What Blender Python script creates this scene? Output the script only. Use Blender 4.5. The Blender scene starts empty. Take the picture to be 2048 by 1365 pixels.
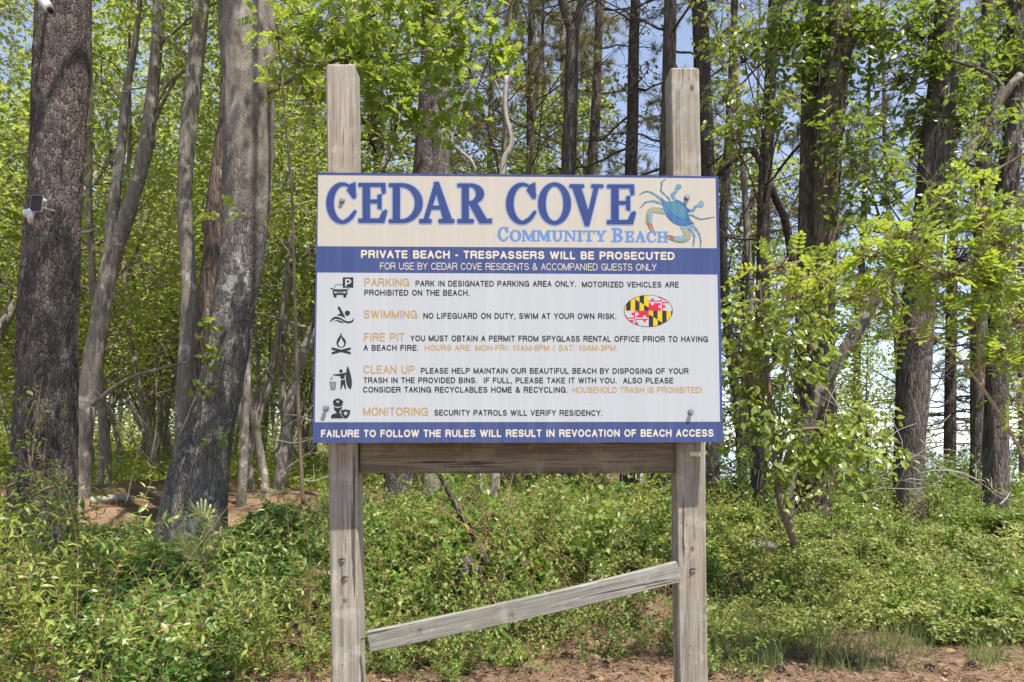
import bpy, math
import numpy as np
from mathutils import Vector

SC = bpy.context.scene
COL = SC.collection
R = math.radians

# ------------------------------------------------------------------ camera, sky, sun, exposure
F_PX = 1593.0                     # focal length in photo pixels (28 mm lens, 2048 px wide)
CAM_H = 1.5
CX, HY = 1024.0, 891.0            # principal column, horizon row of the photograph
cam_d = bpy.data.cameras.new("camera")
cam = bpy.data.objects.new("camera", cam_d)
COL.objects.link(cam)
cam.location = (0, 0, CAM_H)
cam.rotation_euler = (R(90), 0, 0)
cam_d.sensor_width = 36.0
cam_d.lens = 36.0 * F_PX / 2048.0
cam_d.shift_y = (HY - 682.5) / 2048.0
cam_d.clip_start = 0.05
cam_d.clip_end = 20000
SC.camera = cam

SUN_EL, SUN_AZ = 65.0, 42.0       # azimuth: degrees right of straight-behind-the-camera
to_sun = Vector((math.cos(R(SUN_EL)) * math.sin(R(SUN_AZ)), -math.cos(R(SUN_EL)) * math.cos(R(SUN_AZ)), math.sin(R(SUN_EL))))
sun_d = bpy.data.lights.new("sun", 'SUN')
sun_d.energy = 5.0
sun_d.angle = R(0.53)
sun_d.color = (1.0, 0.95, 0.87)
sun = bpy.data.objects.new("sun", sun_d)
COL.objects.link(sun)
sun.rotation_euler = (-to_sun).to_track_quat('-Z', 'Y').to_euler()
sun.location = to_sun * 50

W = bpy.data.worlds.new("World")
SC.world = W
W.use_nodes = True
wn = W.node_tree
wn.nodes.clear()
sky = wn.nodes.new("ShaderNodeTexSky")
sky.sky_type = 'NISHITA'
sky.sun_disc = False
sky.sun_elevation = R(SUN_EL)
sky.sun_rotation = math.atan2(to_sun.x, to_sun.y)
sky.air_density = 0.65
sky.dust_density = 0.15
sky.ozone_density = 1.6
bg = wn.nodes.new("ShaderNodeBackground")
bg.inputs[1].default_value = 0.13
wo = wn.nodes.new("ShaderNodeOutputWorld")
hs = wn.nodes.new("ShaderNodeHueSaturation")
hs.inputs["Saturation"].default_value = 0.72
hs.inputs["Value"].default_value = 1.2
wn.links.new(sky.outputs[0], hs.inputs["Color"])
wn.links.new(hs.outputs[0], bg.inputs[0])
wn.links.new(bg.outputs[0], wo.inputs[0])

SC.view_settings.view_transform = 'Standard'
SC.view_settings.look = 'None'
SC.view_settings.exposure = 0.97
SC.view_settings.gamma = 1.0
SC.render.engine = 'CYCLES'
SC.cycles.max_bounces = 7
SC.cycles.diffuse_bounces = 4
SC.cycles.transmission_bounces = 4
SC.cycles.transparent_max_bounces = 4
SC.cycles.caustics_reflective = False
SC.cycles.caustics_refractive = False

# ------------------------------------------------------------------ numpy helpers
def P(px, py, d):
    """the point at depth d seen at photo pixel (px, py)"""
    return np.array([(px - CX) / F_PX * d, d, CAM_H - (py - HY) / F_PX * d])

def smooth(a, b, x):
    t = np.clip((x - a) / (b - a), 0, 1)
    return t * t * (3 - 2 * t)

def _hash(ix, iy, iz, seed):
    h = (ix * 374761393 + iy * 668265263 + iz * 2147483647 + seed * 1274126177) & 0xFFFFFFFF
    h = ((h ^ (h >> 13)) * 1274126177) & 0xFFFFFFFF
    return ((h ^ (h >> 16)) & 0xFFFF) / 65535.0

def vnoise(x, y, z=0.0, seed=0):
    x, y, z = np.broadcast_arrays(np.asarray(x, float), np.asarray(y, float), np.asarray(z, float))
    ix, iy, iz = np.floor(x).astype(np.int64), np.floor(y).astype(np.int64), np.floor(z).astype(np.int64)
    fx, fy, fz = x - ix, y - iy, z - iz
    fx, fy, fz = fx * fx * (3 - 2 * fx), fy * fy * (3 - 2 * fy), fz * fz * (3 - 2 * fz)
    r = 0
    for dx in (0, 1):
        for dy in (0, 1):
            for dz in (0, 1):
                w = (fx if dx else 1 - fx) * (fy if dy else 1 - fy) * (fz if dz else 1 - fz)
                r = r + w * _hash(ix + dx, iy + dy, iz + dz, seed)
    return r * 2 - 1

def norm(v):
    return v / np.maximum(np.linalg.norm(v, axis=-1, keepdims=True), 1e-9)

def ground_z(x, y):
    x = np.asarray(x, float); y = np.asarray(y, float)
    z = 0.50 * smooth(5.7, 8.6, y) + 0.2 * smooth(8.6, 14, y) + 0.010 * np.clip(y - 14, 0, 60)
    ang = x / np.maximum(y, 1.0)
    right = smooth(0.10, 0.22, ang)
    z = z - right * 3.6 * smooth(13.0, 21.0, y)
    z = z - smooth(0.0, 0.1, ang) * 1.0 * smooth(30, 60, y) - smooth(0.0, 0.1, ang) * 4 * smooth(60, 90, y)
    lump = 0.10 * vnoise(x * 0.45, y * 0.45, 0, 3) + 0.05 * vnoise(x * 1.3, y * 1.3, 0, 5)
    return z + lump * smooth(5.2, 7.5, y) + 0.012 * vnoise(x * 5, y * 5, 0, 9)

class Geo:
    """collects triangles, then links them as one mesh object"""
    def __init__(self):
        self.v, self.f, self.m, self.n = [], [], [], 0
    def add(self, v, f, mi=0):
        v = np.asarray(v, float).reshape(-1, 3); f = np.asarray(f, np.int64).reshape(-1, 3)
        self.v.append(v); self.f.append(f + self.n); self.m.append(np.full(len(f), mi, np.int32)); self.n += len(v)
        return self
    def quad(self, a, b, c, d, mi=0):
        return self.add([a, b, c, d], [(0, 1, 2), (0, 2, 3)], mi)
    def mesh(self, name, mats, smooth_shade=False):
        me = bpy.data.meshes.new(name)
        V = np.concatenate(self.v) if self.v else np.zeros((0, 3)); Fa = np.concatenate(self.f) if self.f else np.zeros((0, 3), np.int64)
        me.vertices.add(len(V)); me.vertices.foreach_set("co", V.astype(np.float32).ravel())
        me.loops.add(len(Fa) * 3); me.loops.foreach_set("vertex_index", Fa.astype(np.int32).ravel())
        me.polygons.add(len(Fa)); me.polygons.foreach_set("loop_start", np.arange(0, len(Fa) * 3, 3, dtype=np.int32))
        mats = mats if isinstance(mats, (list, tuple)) else [mats]
        for m in mats:
            me.materials.append(m)
        if len(mats) > 1:
            me.polygons.foreach_set("material_index", np.concatenate(self.m))
        me.polygons.foreach_set("use_smooth", np.full(len(Fa), bool(smooth_shade)))
        me.update(calc_edges=True)
        return me
    def build(self, name, mats, parent=None, smooth_shade=False):
        o = bpy.data.objects.new(name, self.mesh(name, mats, smooth_shade))
        COL.objects.link(o)
        if parent is not None:
            o.parent = parent
        return o

def tag(o, label, cat, group=None, kind=None):
    o["label"] = label; o["category"] = cat
    if group: o["group"] = group
    if kind: o["kind"] = kind
    return o

def setting(o, kind="structure", label=None):
    o["kind"] = kind
    if label:
        o["label"] = label
    return o

def thing(name, label, cat, loc=(0, 0, 0), group=None):
    o = bpy.data.objects.new(name, None)
    COL.objects.link(o)
    o.location = [float(c) for c in loc]
    o.empty_display_size = 0.1
    return tag(o, label, cat, group)

def shift(o, parent):
    """give a mesh built in world coordinates to a thing whose base is elsewhere"""
    o.parent = parent
    o.location = -parent.location
    return o

def resample(pts, n):
    pts = np.asarray(pts, float)
    if len(pts) < 3:
        t = np.linspace(0, 1, n)[:, None]
        return pts[0] * (1 - t) + pts[-1] * t
    d = np.concatenate([[0], np.cumsum(np.linalg.norm(np.diff(pts[:, :3], axis=0), axis=1))])
    s = np.linspace(0, d[-1], n)
    # Catmull-Rom through the points
    k = np.clip(np.searchsorted(d, s, side='right') - 1, 0, len(pts) - 2)
    t = ((s - d[k]) / np.maximum(d[k + 1] - d[k], 1e-9))[:, None]
    p0 = pts[np.maximum(k - 1, 0)]; p1 = pts[k]; p2 = pts[k + 1]; p3 = pts[np.minimum(k + 2, len(pts) - 1)]
    return 0.5 * (2 * p1 + (p2 - p0) * t + (2 * p0 - 5 * p1 + 4 * p2 - p3) * t ** 2 + (3 * p1 - p0 - 3 * p2 + p3) * t ** 3)

def tube(g, pts, rad, segs=6, mi=0, rough=0.0, seed=0, ridges=0.0, flare=None):
    pts = np.asarray(pts, float); rad = np.asarray(rad, float)
    n = len(pts)
    tan = norm(np.gradient(pts, axis=0))
    ref = np.array([0.0, 1.0, 0.0]) if abs(tan[:, 1]).mean() < 0.8 else np.array([0.0, 0.0, 1.0])
    u = norm(np.cross(tan, ref)); w = np.cross(tan, u)
    a = np.arange(segs) / segs * 2 * np.pi
    r = np.repeat(rad[:, None], segs, 1)
    if rough or ridges:
        s = np.concatenate([[0], np.cumsum(np.linalg.norm(np.diff(pts, axis=0), axis=1))])
        ca, sa = np.cos(a)[None], np.sin(a)[None]
        r = r * (1 + rough * vnoise(ca * 1.6, sa * 1.6, s[:, None] * 1.1, seed) + 0.5 * rough * vnoise(ca * 3, sa * 3, s[:, None] * 4, seed + 1))
        if ridges:
            k = 7.0
            rid = 1 - np.abs(vnoise(ca * k + 0.5 * vnoise(ca * 3, sa * 3, s[:, None] * 3, seed + 7), sa * k, s[:, None] * 4.5, seed + 2)) * 2.2
            rid2 = 1 - np.abs(vnoise(ca * k * 2, sa * k * 2, s[:, None] * 13, seed + 4)) * 2
            r = r + ridges * (rid * 0.75 + rid2 * 0.35)
        if flare is not None:
            h, amt = flare
            fl = np.exp(-s / h)[:, None] * amt
            r = r * (1 + fl * (1 + 0.7 * np.cos(a * 5 + seed)[None]))
    V = pts[:, None, :] + r[..., None] * (np.cos(a)[None, :, None] * u[:, None, :] + np.sin(a)[None, :, None] * w[:, None, :])
    V = V.reshape(-1, 3)
    i = np.arange(n - 1)[:, None] * segs; j = np.arange(segs)[None]; j2 = (j + 1) % segs
    q = np.stack([i + j, i + j2, i + segs + j2, i + segs + j], -1).reshape(-1, 4)
    Fa = np.concatenate([q[:, [0, 1, 2]], q[:, [0, 2, 3]]])
    caps = []
    V = np.vstack([V, pts[-1:], pts[:1]])
    e = n * segs
    for k in range(segs):
        caps.append(((n - 1) * segs + k, (n - 1) * segs + (k + 1) % segs, e))
        caps.append(((k + 1) % segs, k, e + 1))
    g.add(V, np.vstack([Fa, caps]), mi)

# ------------------------------------------------------------------ leaves
def _half(L, spine, left):
    """mirror a half leaf: spine (y,z) points, left (x,y,z) points -> verts, tris"""
    return None

LEAF = {}
LEAF['rhomb'] = (np.array([(0, 0, 0), (-.30, .42, .07), (0, 1, -.10), (.30, .42, .07)]), np.array([(0, 2, 1), (0, 3, 2)]))
LEAF['oval'] = (np.array([(0, 0, 0), (0, .5, -.02), (0, 1, -.14), (-.21, .24, .06), (-.25, .60, .03), (.21, .24, .06), (.25, .60, .03)]),
                np.array([(0, 1, 3), (1, 4, 3), (1, 2, 4), (0, 5, 1), (1, 5, 6), (1, 6, 2)]))
LEAF['round'] = (np.array([(0, 0, 0), (0, .55, -.02), (0, 1, -.06), (-.27, .18, .04), (-.36, .52, .05), (-.22, .88, 0), (.27, .18, .04), (.36, .52, .05), (.22, .88, 0)]),
                 np.array([(0, 1, 3), (1, 4, 3), (1, 5, 4), (1, 2, 5), (0, 6, 1), (1, 6, 7), (1, 7, 8), (1, 8, 2)]))
LEAF['maple'] = (np.array([(0, 0, 0), (0, .42, -.03), (-.30, .02, .05), (-.50, .30, .00), (-.27, .40, .04), (-.40, .74, -.04), (-.14, .66, .03), (0, 1, -.12),
                           (.14, .66, .03), (.40, .74, -.04), (.27, .40, .04), (.50, .30, .00), (.30, .02, .05)]),
                 np.array([(1, 0, 2), (1, 2, 3), (1, 3, 4), (1, 4, 5), (1, 5, 6), (1, 6, 7), (1, 7, 8), (1, 8, 9), (1, 9, 10), (1, 10, 11), (1, 11, 12), (1, 12, 0)])[:, [0, 2, 1]])
LEAF['needle'] = (np.array([(-.5, 0, 0), (.5, 0, 0), (0, 1, 0)]), np.array([(0, 1, 2)]))

def leaves(g, pos, ydir, nrm, size, shape='rhomb', mi=0, width=1.0):
    V0, F0 = LEAF[shape]
    pos = np.asarray(pos, float); N = len(pos)
    if N == 0:
        return
    y = norm(np.asarray(ydir, float)); x = norm(np.cross(y, nrm)); n = np.cross(x, y)
    size = np.broadcast_to(np.asarray(size, float), (N,))[:, None, None]
    wd = np.broadcast_to(np.asarray(width, float), (N,))[:, None, None]
    V = pos[:, None] + size * (V0[None, :, :1] * wd * x[:, None] + V0[None, :, 1:2] * y[:, None] + V0[None, :, 2:] * n[:, None])
    Fa = F0[None] + (np.arange(N) * len(V0))[:, None, None]
    g.add(V.reshape(-1, 3), Fa.reshape(-1, 3), mi)

def rdir(rng, n):
    return norm(rng.normal(size=(n, 3)))

def sprays(g, rng, anchors, dirs, k=10, tl=0.35, size=0.07, shape='rhomb', up=0.9, spread=0.10, droop=0.25, mi=0, var=0.35):
    """leafy twigs: k leaves along a short twig at each anchor, blades facing mostly upward"""
    N = len(anchors)
    if N == 0:
        return
    A = np.repeat(anchors, k, 0); D = np.repeat(norm(dirs), k, 0); M = N * k
    u = rng.random(M)[:, None]
    side = norm(np.cross(D, np.array([0, 0, 1.0])) + 1e-4) * rng.choice([-1, 1], M)[:, None]
    pos = A + D * (u - 0.25) * tl + rng.normal(size=(M, 3)) * spread - np.array([0, 0, 1.0]) * (u ** 2) * tl * droop
    yd = norm(D * 0.55 + side * rng.uniform(0.3, 1.1, M)[:, None] + rng.normal(size=(M, 3)) * 0.35 + np.array([0, 0, -droop]))
    nr = norm(np.array([0, 0, 1.0]) * up + rng.normal(size=(M, 3)) * 0.55)
    leaves(g, pos, yd, nr, size * rng.uniform(1 - var, 1 + var, M), shape, mi)

def pinnate(g, gw, rng, anchors, dirs, length=0.20, pairs=6, size=0.04, mi=0):
    """compound leaves: paired oval leaflets on a thin rachis"""
    for a, d in zip(anchors, dirs):
        d = norm(d + np.array([0, 0, 0.15])); L = length * rng.uniform(0.7, 1.2)
        up = norm(np.array([0, 0, 1.0]) + rng.normal(size=3) * 0.45); s = norm(np.cross(d, up))
        n = np.cross(s, d)
        t = np.linspace(0.22, 0.95, pairs)
        sag = -0.25 * L * t ** 2
        ctr = a + d * (t * L)[:, None] + np.array([0, 0, 1.0]) * sag[:, None]
        for sg in (-1, 1):
            yd = norm(s * sg + d * 0.35 + rng.normal(size=(pairs, 3)) * 0.12)
            leaves(g, ctr, yd, np.tile(n, (pairs, 1)) + rng.normal(size=(pairs, 3)) * 0.18, size * (1 - 0.25 * np.abs(t - 0.5)), 'round', mi, 0.75)
        leaves(g, ctr[-1:], (d - np.array([0, 0, .4]))[None], n[None], size, 'round', mi, 0.75)
        pts = a + d * (np.linspace(0, 1, 4) * L)[:, None] + np.array([0, 0, 1.0]) * (-0.25 * L * np.linspace(0, 1, 4) ** 2)[:, None]
        tube(gw, pts, np.linspace(0.0014, 0.0008, 4), 3)

def tufts(g, rng, anchors, dirs, k=26, length=0.17, width=0.005, cone=0.75, mi=0):
    N = len(anchors)
    if N == 0:
        return
    A = np.repeat(anchors, k, 0); D = np.repeat(norm(dirs), k, 0); M = N * k
    pos = A + D * rng.uniform(-0.12, 0.06, M)[:, None]
    yd = norm(D + rng.normal(size=(M, 3)) * cone)
    leaves(g, pos, yd, rdir(rng, M), length * rng.uniform(0.7, 1.15, M), 'needle', mi, width / length)

# ------------------------------------------------------------------ branching
def curve_branch(rng, start, d, length, nseg=6, wob=0.15, lift=0.0):
    p = [np.array(start, float)]; d = norm(np.array(d, float)); st = length / nseg
    for i in range(nseg):
        d = norm(d + rng.normal(size=3) * wob + np.array([0, 0, lift]))
        p.append(p[-1] + d * st)
    return np.array(p)

def ramify(g, rng, pts, r0, depth, anchors, dirs, nsub=5, ratio=0.5, segs=4, wob=0.16, lift=0.05, spread=0.9, t0=0.25, rmin=0.003, tip=0.25, wood=True):
    n = len(pts)
    rad = np.linspace(r0, max(r0 * tip, rmin), n)
    if wood and r0 > 0.0022:
        tube(g, pts, rad, segs)
    L = np.linalg.norm(np.diff(pts, axis=0), axis=1).sum()
    if depth == 0:
        anchors.append(pts[-1]); dirs.append(norm(pts[-1] - pts[-2]))
        m = n // 2
        anchors.append(pts[m]); dirs.append(norm(pts[m] - pts[m - 1]))
        return
    for k in range(nsub):
        t = t0 + (1 - t0) * (k + rng.random()) / nsub
        i = min(int(t * (n - 1)), n - 2); fr = t * (n - 1) - i
        p = pts[i] * (1 - fr) + pts[i + 1] * fr
        d = norm(pts[i + 1] - pts[i])
        side = norm(np.cross(d, rng.normal(size=3)))
        nd = norm(d * (1 - 0.35 * spread) + side * spread)
        nd[2] *= 0.7
        sub = curve_branch(rng, p, nd, L * ratio * (1.15 - 0.6 * t) * rng.uniform(.7, 1.2), max(3, n - 2), wob, lift)
        ramify(g, rng, sub, max(rmin, rad[i] * 0.55), depth - 1, anchors, dirs, max(2, nsub - 1), ratio, max(3, segs - 1), wob, lift, spread, 0.25, rmin, tip, wood)
    anchors.append(pts[-1]); dirs.append(norm(pts[-1] - pts[-2]))

# ------------------------------------------------------------------ materials
class NT:
    def __init__(self, name):
        self.mat = bpy.data.materials.new(name); self.mat.use_nodes = True
        self.t = self.mat.node_tree; self.t.nodes.clear()
    def n(self, typ, out=0, props=None, **inp):
        nd = self.t.nodes.new("ShaderNode" + typ)
        for k, v in (props or {}).items():
            setattr(nd, k, v)
        for k, v in inp.items():
            k = k.replace('_', ' ')
            s = nd.inputs[int(k[1:])] if k[0] == 'i' and k[1:].isdigit() else nd.inputs[k]
            if isinstance(v, bpy.types.NodeSocket):
                self.t.links.new(v, s)
            else:
                s.default_value = v if not (isinstance(v, tuple) and len(v) == 3 and s.type == 'RGBA') else (*v, 1.0)
        return nd.outputs[out]
    def ramp(self, fac, stops, interp='LINEAR'):
        nd = self.t.nodes.new("ShaderNodeValToRGB"); nd.color_ramp.interpolation = interp
        e = nd.color_ramp.elements
        while len(e) < len(stops):
            e.new(0.5)
        for el, (p, c) in zip(e, stops):
            el.position = p; el.color = (*c, 1.0) if isinstance(c, tuple) else (c, c, c, 1.0)
        self.t.links.new(fac, nd.inputs[0])
        return nd.outputs[0]
    def mix(self, fac, a, b, blend='MIX'):
        return self.n("Mix", 2, {'data_type': 'RGBA', 'blend_type': blend}, i0=fac, i6=a, i7=b)
    def math(self, op, a, b=0.0, clamp=False):
        return self.n("Math", 0, {'operation': op, 'use_clamp': clamp}, i0=a, i1=b)
    def coords(self, scale=(1, 1, 1), kind='Object'):
        nd = self.t.nodes.new("ShaderNodeTexCoord")
        return self.n("Mapping", Vector=nd.outputs[kind], Scale=scale)
    def noise(self, vec, scale, detail=4.0, rough=0.55, dist=0.0, out=0):
        return self.n("TexNoise", out, Vector=vec, Scale=scale, Detail=detail, Roughness=rough, Distortion=dist)
    def out(self, shader):
        self.n("OutputMaterial", Surface=shader) if False else None
        o = self.t.nodes.new("ShaderNodeOutputMaterial"); self.t.links.new(shader, o.inputs[0])
        return self.mat
    def bsdf(self, **k):
        k = {a.replace('_', ' '): b for a, b in k.items()}
        nd = self.t.nodes.new("ShaderNodeBsdfPrincipled")
        for a, v in k.items():
            s = nd.inputs[a]
            if isinstance(v, bpy.types.NodeSocket):
                self.t.links.new(v, s)
            else:
                s.default_value = (*v, 1.0) if isinstance(v, tuple) and len(v) == 3 and s.type == 'RGBA' else v
        return nd.outputs[0]

def plain(name, col, rough=0.6, metal=0.0, noise_amt=0.12, spec=0.5):
    m = NT(name)
    nz = m.noise(m.coords(), 30, 4)
    c = m.mix(noise_amt, col, m.mix(nz, tuple(x * 0.4 for x in col), tuple(min(1, x * 1.5) for x in col)))
    return m.out(m.bsdf(Base_Color=c, Roughness=rough, Metallic=metal, Specular_IOR_Level=spec))

def leaf_mat(name, cols, trans=0.38, tcol=(0.30, 0.42, 0.04), rough=0.42, spec=0.45):
    m = NT(name)
    g = m.t.nodes.new("ShaderNodeNewGeometry")
    rnd = g.outputs['Random Per Island']
    n = len(cols)
    c = m.ramp(rnd, [(i / (n - 1), cols[i]) for i in range(n)])
    nz = m.ramp(m.noise(m.coords(), 1.3, 3), [(.36, 0.0), (.66, 1.0)])
    c = m.mix(m.math('MULTIPLY', nz, 0.55), c, tuple(x * k for x, k in zip(cols[0], (.6, .75, 1.0))))
    dry = m.ramp(m.math('FRACT', m.math('MULTIPLY', rnd, 37.0)), [(.965, 0.0), (.975, 1.0)])
    c = m.mix(m.math('MULTIPLY', dry, .75), c, (0.30, 0.20, 0.07))
    b = m.bsdf(Base_Color=c, Roughness=rough, Specular_IOR_Level=spec)
    trans *= .88
    t = m.n("BsdfTranslucent", Color=m.mix(0.35, tcol, c))
    return m.out(m.n("MixShader", i0=trans, i1=b, i2=t))

def bark_mat(name, dark, mid, light, scale=16.0, stretch=0.28, lichen=None, lich_amt=0.0, bump=0.9, fleck=0.25, upper=None, crack=0.12, depth=0.6):
    m = NT(name)
    co = m.coords((1, 1, stretch))
    warp = m.noise(co, 3.0, 3, out=1)
    cow = m.n("VectorMath", 0, {'operation': 'ADD'}, i0=co, i1=m.n("VectorMath", 0, {'operation': 'SCALE'}, i0=warp, Scale=0.10))
    ed = m.n("TexVoronoi", 0, {'feature': 'DISTANCE_TO_EDGE'}, Vector=cow, Scale=scale)
    ed2 = m.n("TexVoronoi", 0, {'feature': 'DISTANCE_TO_EDGE'}, Vector=cow, Scale=scale * 2.3)
    cell = m.n("TexVoronoi", 1, {'feature': 'F1'}, Vector=cow, Scale=scale)
    crackm = m.ramp(ed, [(0.0, 0.0), (crack, 1.0)])
    fine = m.noise(co, scale * 3.2, 6, 0.65)
    big = m.noise(m.coords(), 1.7, 3)
    base = m.ramp(m.mix(0.5, fine, cell), [(0.25, dark), (0.5, mid), (0.78, light)])
    base = m.mix(m.math('MULTIPLY', big, 0.55), base, tuple(x * 0.6 for x in mid))
    patchy = m.ramp(m.noise(m.coords((1, 1, .5)), 6.0, 4, .6), [(.38, .25), (.6, 1.0)])
    base = m.mix(m.math('MULTIPLY', m.math('MULTIPLY', m.math('SUBTRACT', 1.0, crackm), depth), patchy), base, tuple(x * 0.4 for x in dark))
    if lichen is not None:
        ln = m.ramp(m.noise(m.coords(), 5.0, 5, 0.62), [(0.56 - lich_amt, 0.0), (0.62 - lich_amt * 0.9, 1.0)])
        base = m.mix(m.math('MULTIPLY', ln, 0.8), base, lichen)
    h = m.math('ADD', m.math('MULTIPLY', crackm, 0.6), m.math('ADD', m.math('MULTIPLY', m.ramp(ed2, [(0, 0.0), (0.15, 1.0)]), 0.2), m.math('MULTIPLY', fine, fleck)))
    bs = m.n("Bump", Strength=bump, Distance=0.018, Height=h)
    if upper is not None:                      # smooth pale bark on the upper trunk, dark rough bark below
        z0, z1, c1, c2 = upper
        tc = m.t.nodes.new("ShaderNodeTexCoord")
        z = m.n("SeparateXYZ", 2, Vector=tc.outputs['Object'])
        zz = m.math('ADD', z, m.math('MULTIPLY', m.noise(m.coords((1, 1, .6)), 2.2, 5, .6), 3.2))
        up = m.n("MapRange", Value=zz, From_Min=z0, From_Max=z1)
        blot = m.noise(m.coords((1, 1, .6)), 6.0, 6, .68)
        pale = m.ramp(blot, [(0.33, tuple(x * 0.32 for x in c1)), (0.44, c1), (0.58, c2), (0.68, tuple(x * 1.25 for x in c2))])
        pale = m.mix(m.ramp(m.noise(m.coords((1, 1, .35)), 11, 4, .7), [(.56, 0.0), (.64, .7)]), pale, tuple(x * .4 for x in c1))
        lent = m.ramp(m.noise(m.coords((1, 1, 3)), 48, 4, .6), [(.40, .6), (.52, 0.0)])
        pale = m.mix(lent, pale, tuple(x * .5 for x in c1))
        streak = m.noise(m.coords((9, 9, .7)), 2, 3)
        pale = m.mix(m.math('MULTIPLY', streak, .4), pale, tuple(x * .55 for x in c1))
        base = m.mix(up, base, pale)
        bs2 = m.n("Bump", Strength=0.7, Distance=0.01, Height=m.noise(m.coords((1, 1, 2.2)), 55, 6, .7))
        nrm_ = m.n("Mix", 1, {'data_type': 'VECTOR'}, i0=up, i4=bs, i5=bs2)
        return m.out(m.bsdf(Base_Color=base, Roughness=0.9, Normal=nrm_, Specular_IOR_Level=0.2))
    return m.out(m.bsdf(Base_Color=base, Roughness=0.92, Normal=bs, Specular_IOR_Level=0.2))

def wood_mat(name, axis, dark, mid, light, knots=(), green=None, stain=0.3, seed=0.0, tilt=0.0):
    """weathered lumber: grain drawn out along the axis, checks, knots"""
    m = NT(name)
    tc = m.t.nodes.new("ShaderNodeTexCoord")
    obj = tc.outputs['Object']
    if tilt:
        obj = m.n("VectorRotate", 0, {'rotation_type': 'Y_AXIS'}, Vector=obj, Angle=tilt)
    warped = obj
    km = None
    for (kx, ky, kz, rad) in knots:
        d = m.n("VectorMath", 0, {'operation': 'SUBTRACT'}, i0=obj, i1=(kx, ky, kz))
        d = m.n("VectorMath", 0, {'operation': 'MULTIPLY'}, i0=d, i1=(1.0, 0.25, 0.75) if axis == 2 else (0.75, 0.25, 1.0))
        ln = m.n("VectorMath", 1, {'operation': 'LENGTH'}, i0=d)
        f = m.n("MapRange", 0, {'interpolation_type': 'SMOOTHERSTEP'}, Value=ln, From_Min=rad * 3.0, From_Max=rad * 0.3)
        push = m.n("VectorMath", 0, {'operation': 'SCALE'}, i0=d, Scale=m.math('MULTIPLY', f, 1.2))
        warped = m.n("VectorMath", 0, {'operation': 'ADD'}, i0=warped, i1=push)
        core = m.n("MapRange", Value=m.math('ADD', ln, m.math('MULTIPLY', m.noise(obj, 60, 2), rad * .5)), From_Min=rad * 1.3, From_Max=rad * 0.75)
        km = core if km is None else m.math('MAXIMUM', km, core)
    sc = [34.0, 34.0, 34.0]; sc[axis] = 1.1
    sc2 = [150.0, 150.0, 150.0]; sc2[axis] = 2.4
    g1 = m.noise(m.n("Mapping", Vector=warped, Scale=tuple(sc), Location=(seed, seed * 2, seed)), 1.0, 5, 0.6, 0.25)
    g2 = m.noise(m.n("Mapping", Vector=warped, Scale=tuple(sc2), Location=(seed, 0, 0)), 1.0, 3, 0.6)
    big = m.noise(m.n("Mapping", Vector=obj, Location=(seed, 0, seed)), 2.6, 4, .6)
    base = m.ramp(m.mix(0.38, g1, g2), [(0.30, dark), (0.47, mid), (0.62, light), (0.75, tuple(min(1, x * 1.15) for x in light))])
    base = m.mix(m.math('MULTIPLY', m.ramp(big, [(0.45, 0.0), (0.68, 1.0)]), stain), base, green or tuple(x * .55 for x in mid))
    chk = m.math('MAXIMUM', m.ramp(g1, [(0.62, 0.0), (0.65, 1.0)]), m.math('MULTIPLY', m.ramp(g2, [(0.60, 0.0), (0.66, 1.0)]), .6))
    base = m.mix(m.math('MULTIPLY', m.ramp(m.noise(m.n("Mapping", Vector=obj, Scale=(1, 1, 1)), 9.0, 5, .7), [(.52, 0.0), (.62, 1.0)]), .3), base, tuple(min(1, x * 1.3) for x in light))
    base = m.mix(m.math('MULTIPLY', chk, 0.85), base, tuple(x * .35 for x in dark))
    if km is not None:
        base = m.mix(m.math('MULTIPLY', km, .85), base, (0.045, 0.032, 0.022))
    bs = m.n("Bump", Strength=0.9, Distance=0.005, Height=m.math('SUBTRACT', m.mix(.5, g1, g2), m.math('MULTIPLY', chk, .6)))
    return m.out(m.bsdf(Base_Color=base, Roughness=0.85, Normal=bs, Specular_IOR_Level=0.25))

def vinyl_mat(name, col, rough=0.32, streak=0.10, fade=0.0):
    """printed sheet with faint vertical wash marks and dust"""
    m = NT(name)
    st = m.ramp(m.noise(m.coords((42, 1, 1.1)), 1.0, 4, .6), [(0.46, 0.0), (0.75, 1.0)])
    du = m.noise(m.coords(), 3.5, 5, .6)
    sp = m.ramp(m.noise(m.coords(), 75, 2, .5), [(0.74, 0.0), (0.76, 1.0)])
    c = m.mix(m.math('MULTIPLY', st, streak), col, tuple(min(.9, .35 * 1 + x * .65 + .12) for x in col))
    c = m.mix(m.math('MULTIPLY', du, 0.10 + fade), c, tuple(x * .8 + .03 for x in col))
    c = m.mix(m.math('MULTIPLY', sp, .45), c, (0.05, 0.045, 0.04))
    rg = m.n("MapRange", Value=du, From_Min=.3, From_Max=.7, To_Min=rough - .06, To_Max=rough + .10)
    return m.out(m.bsdf(Base_Color=c, Roughness=rg, Specular_IOR_Level=0.25))

M = {}
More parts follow.
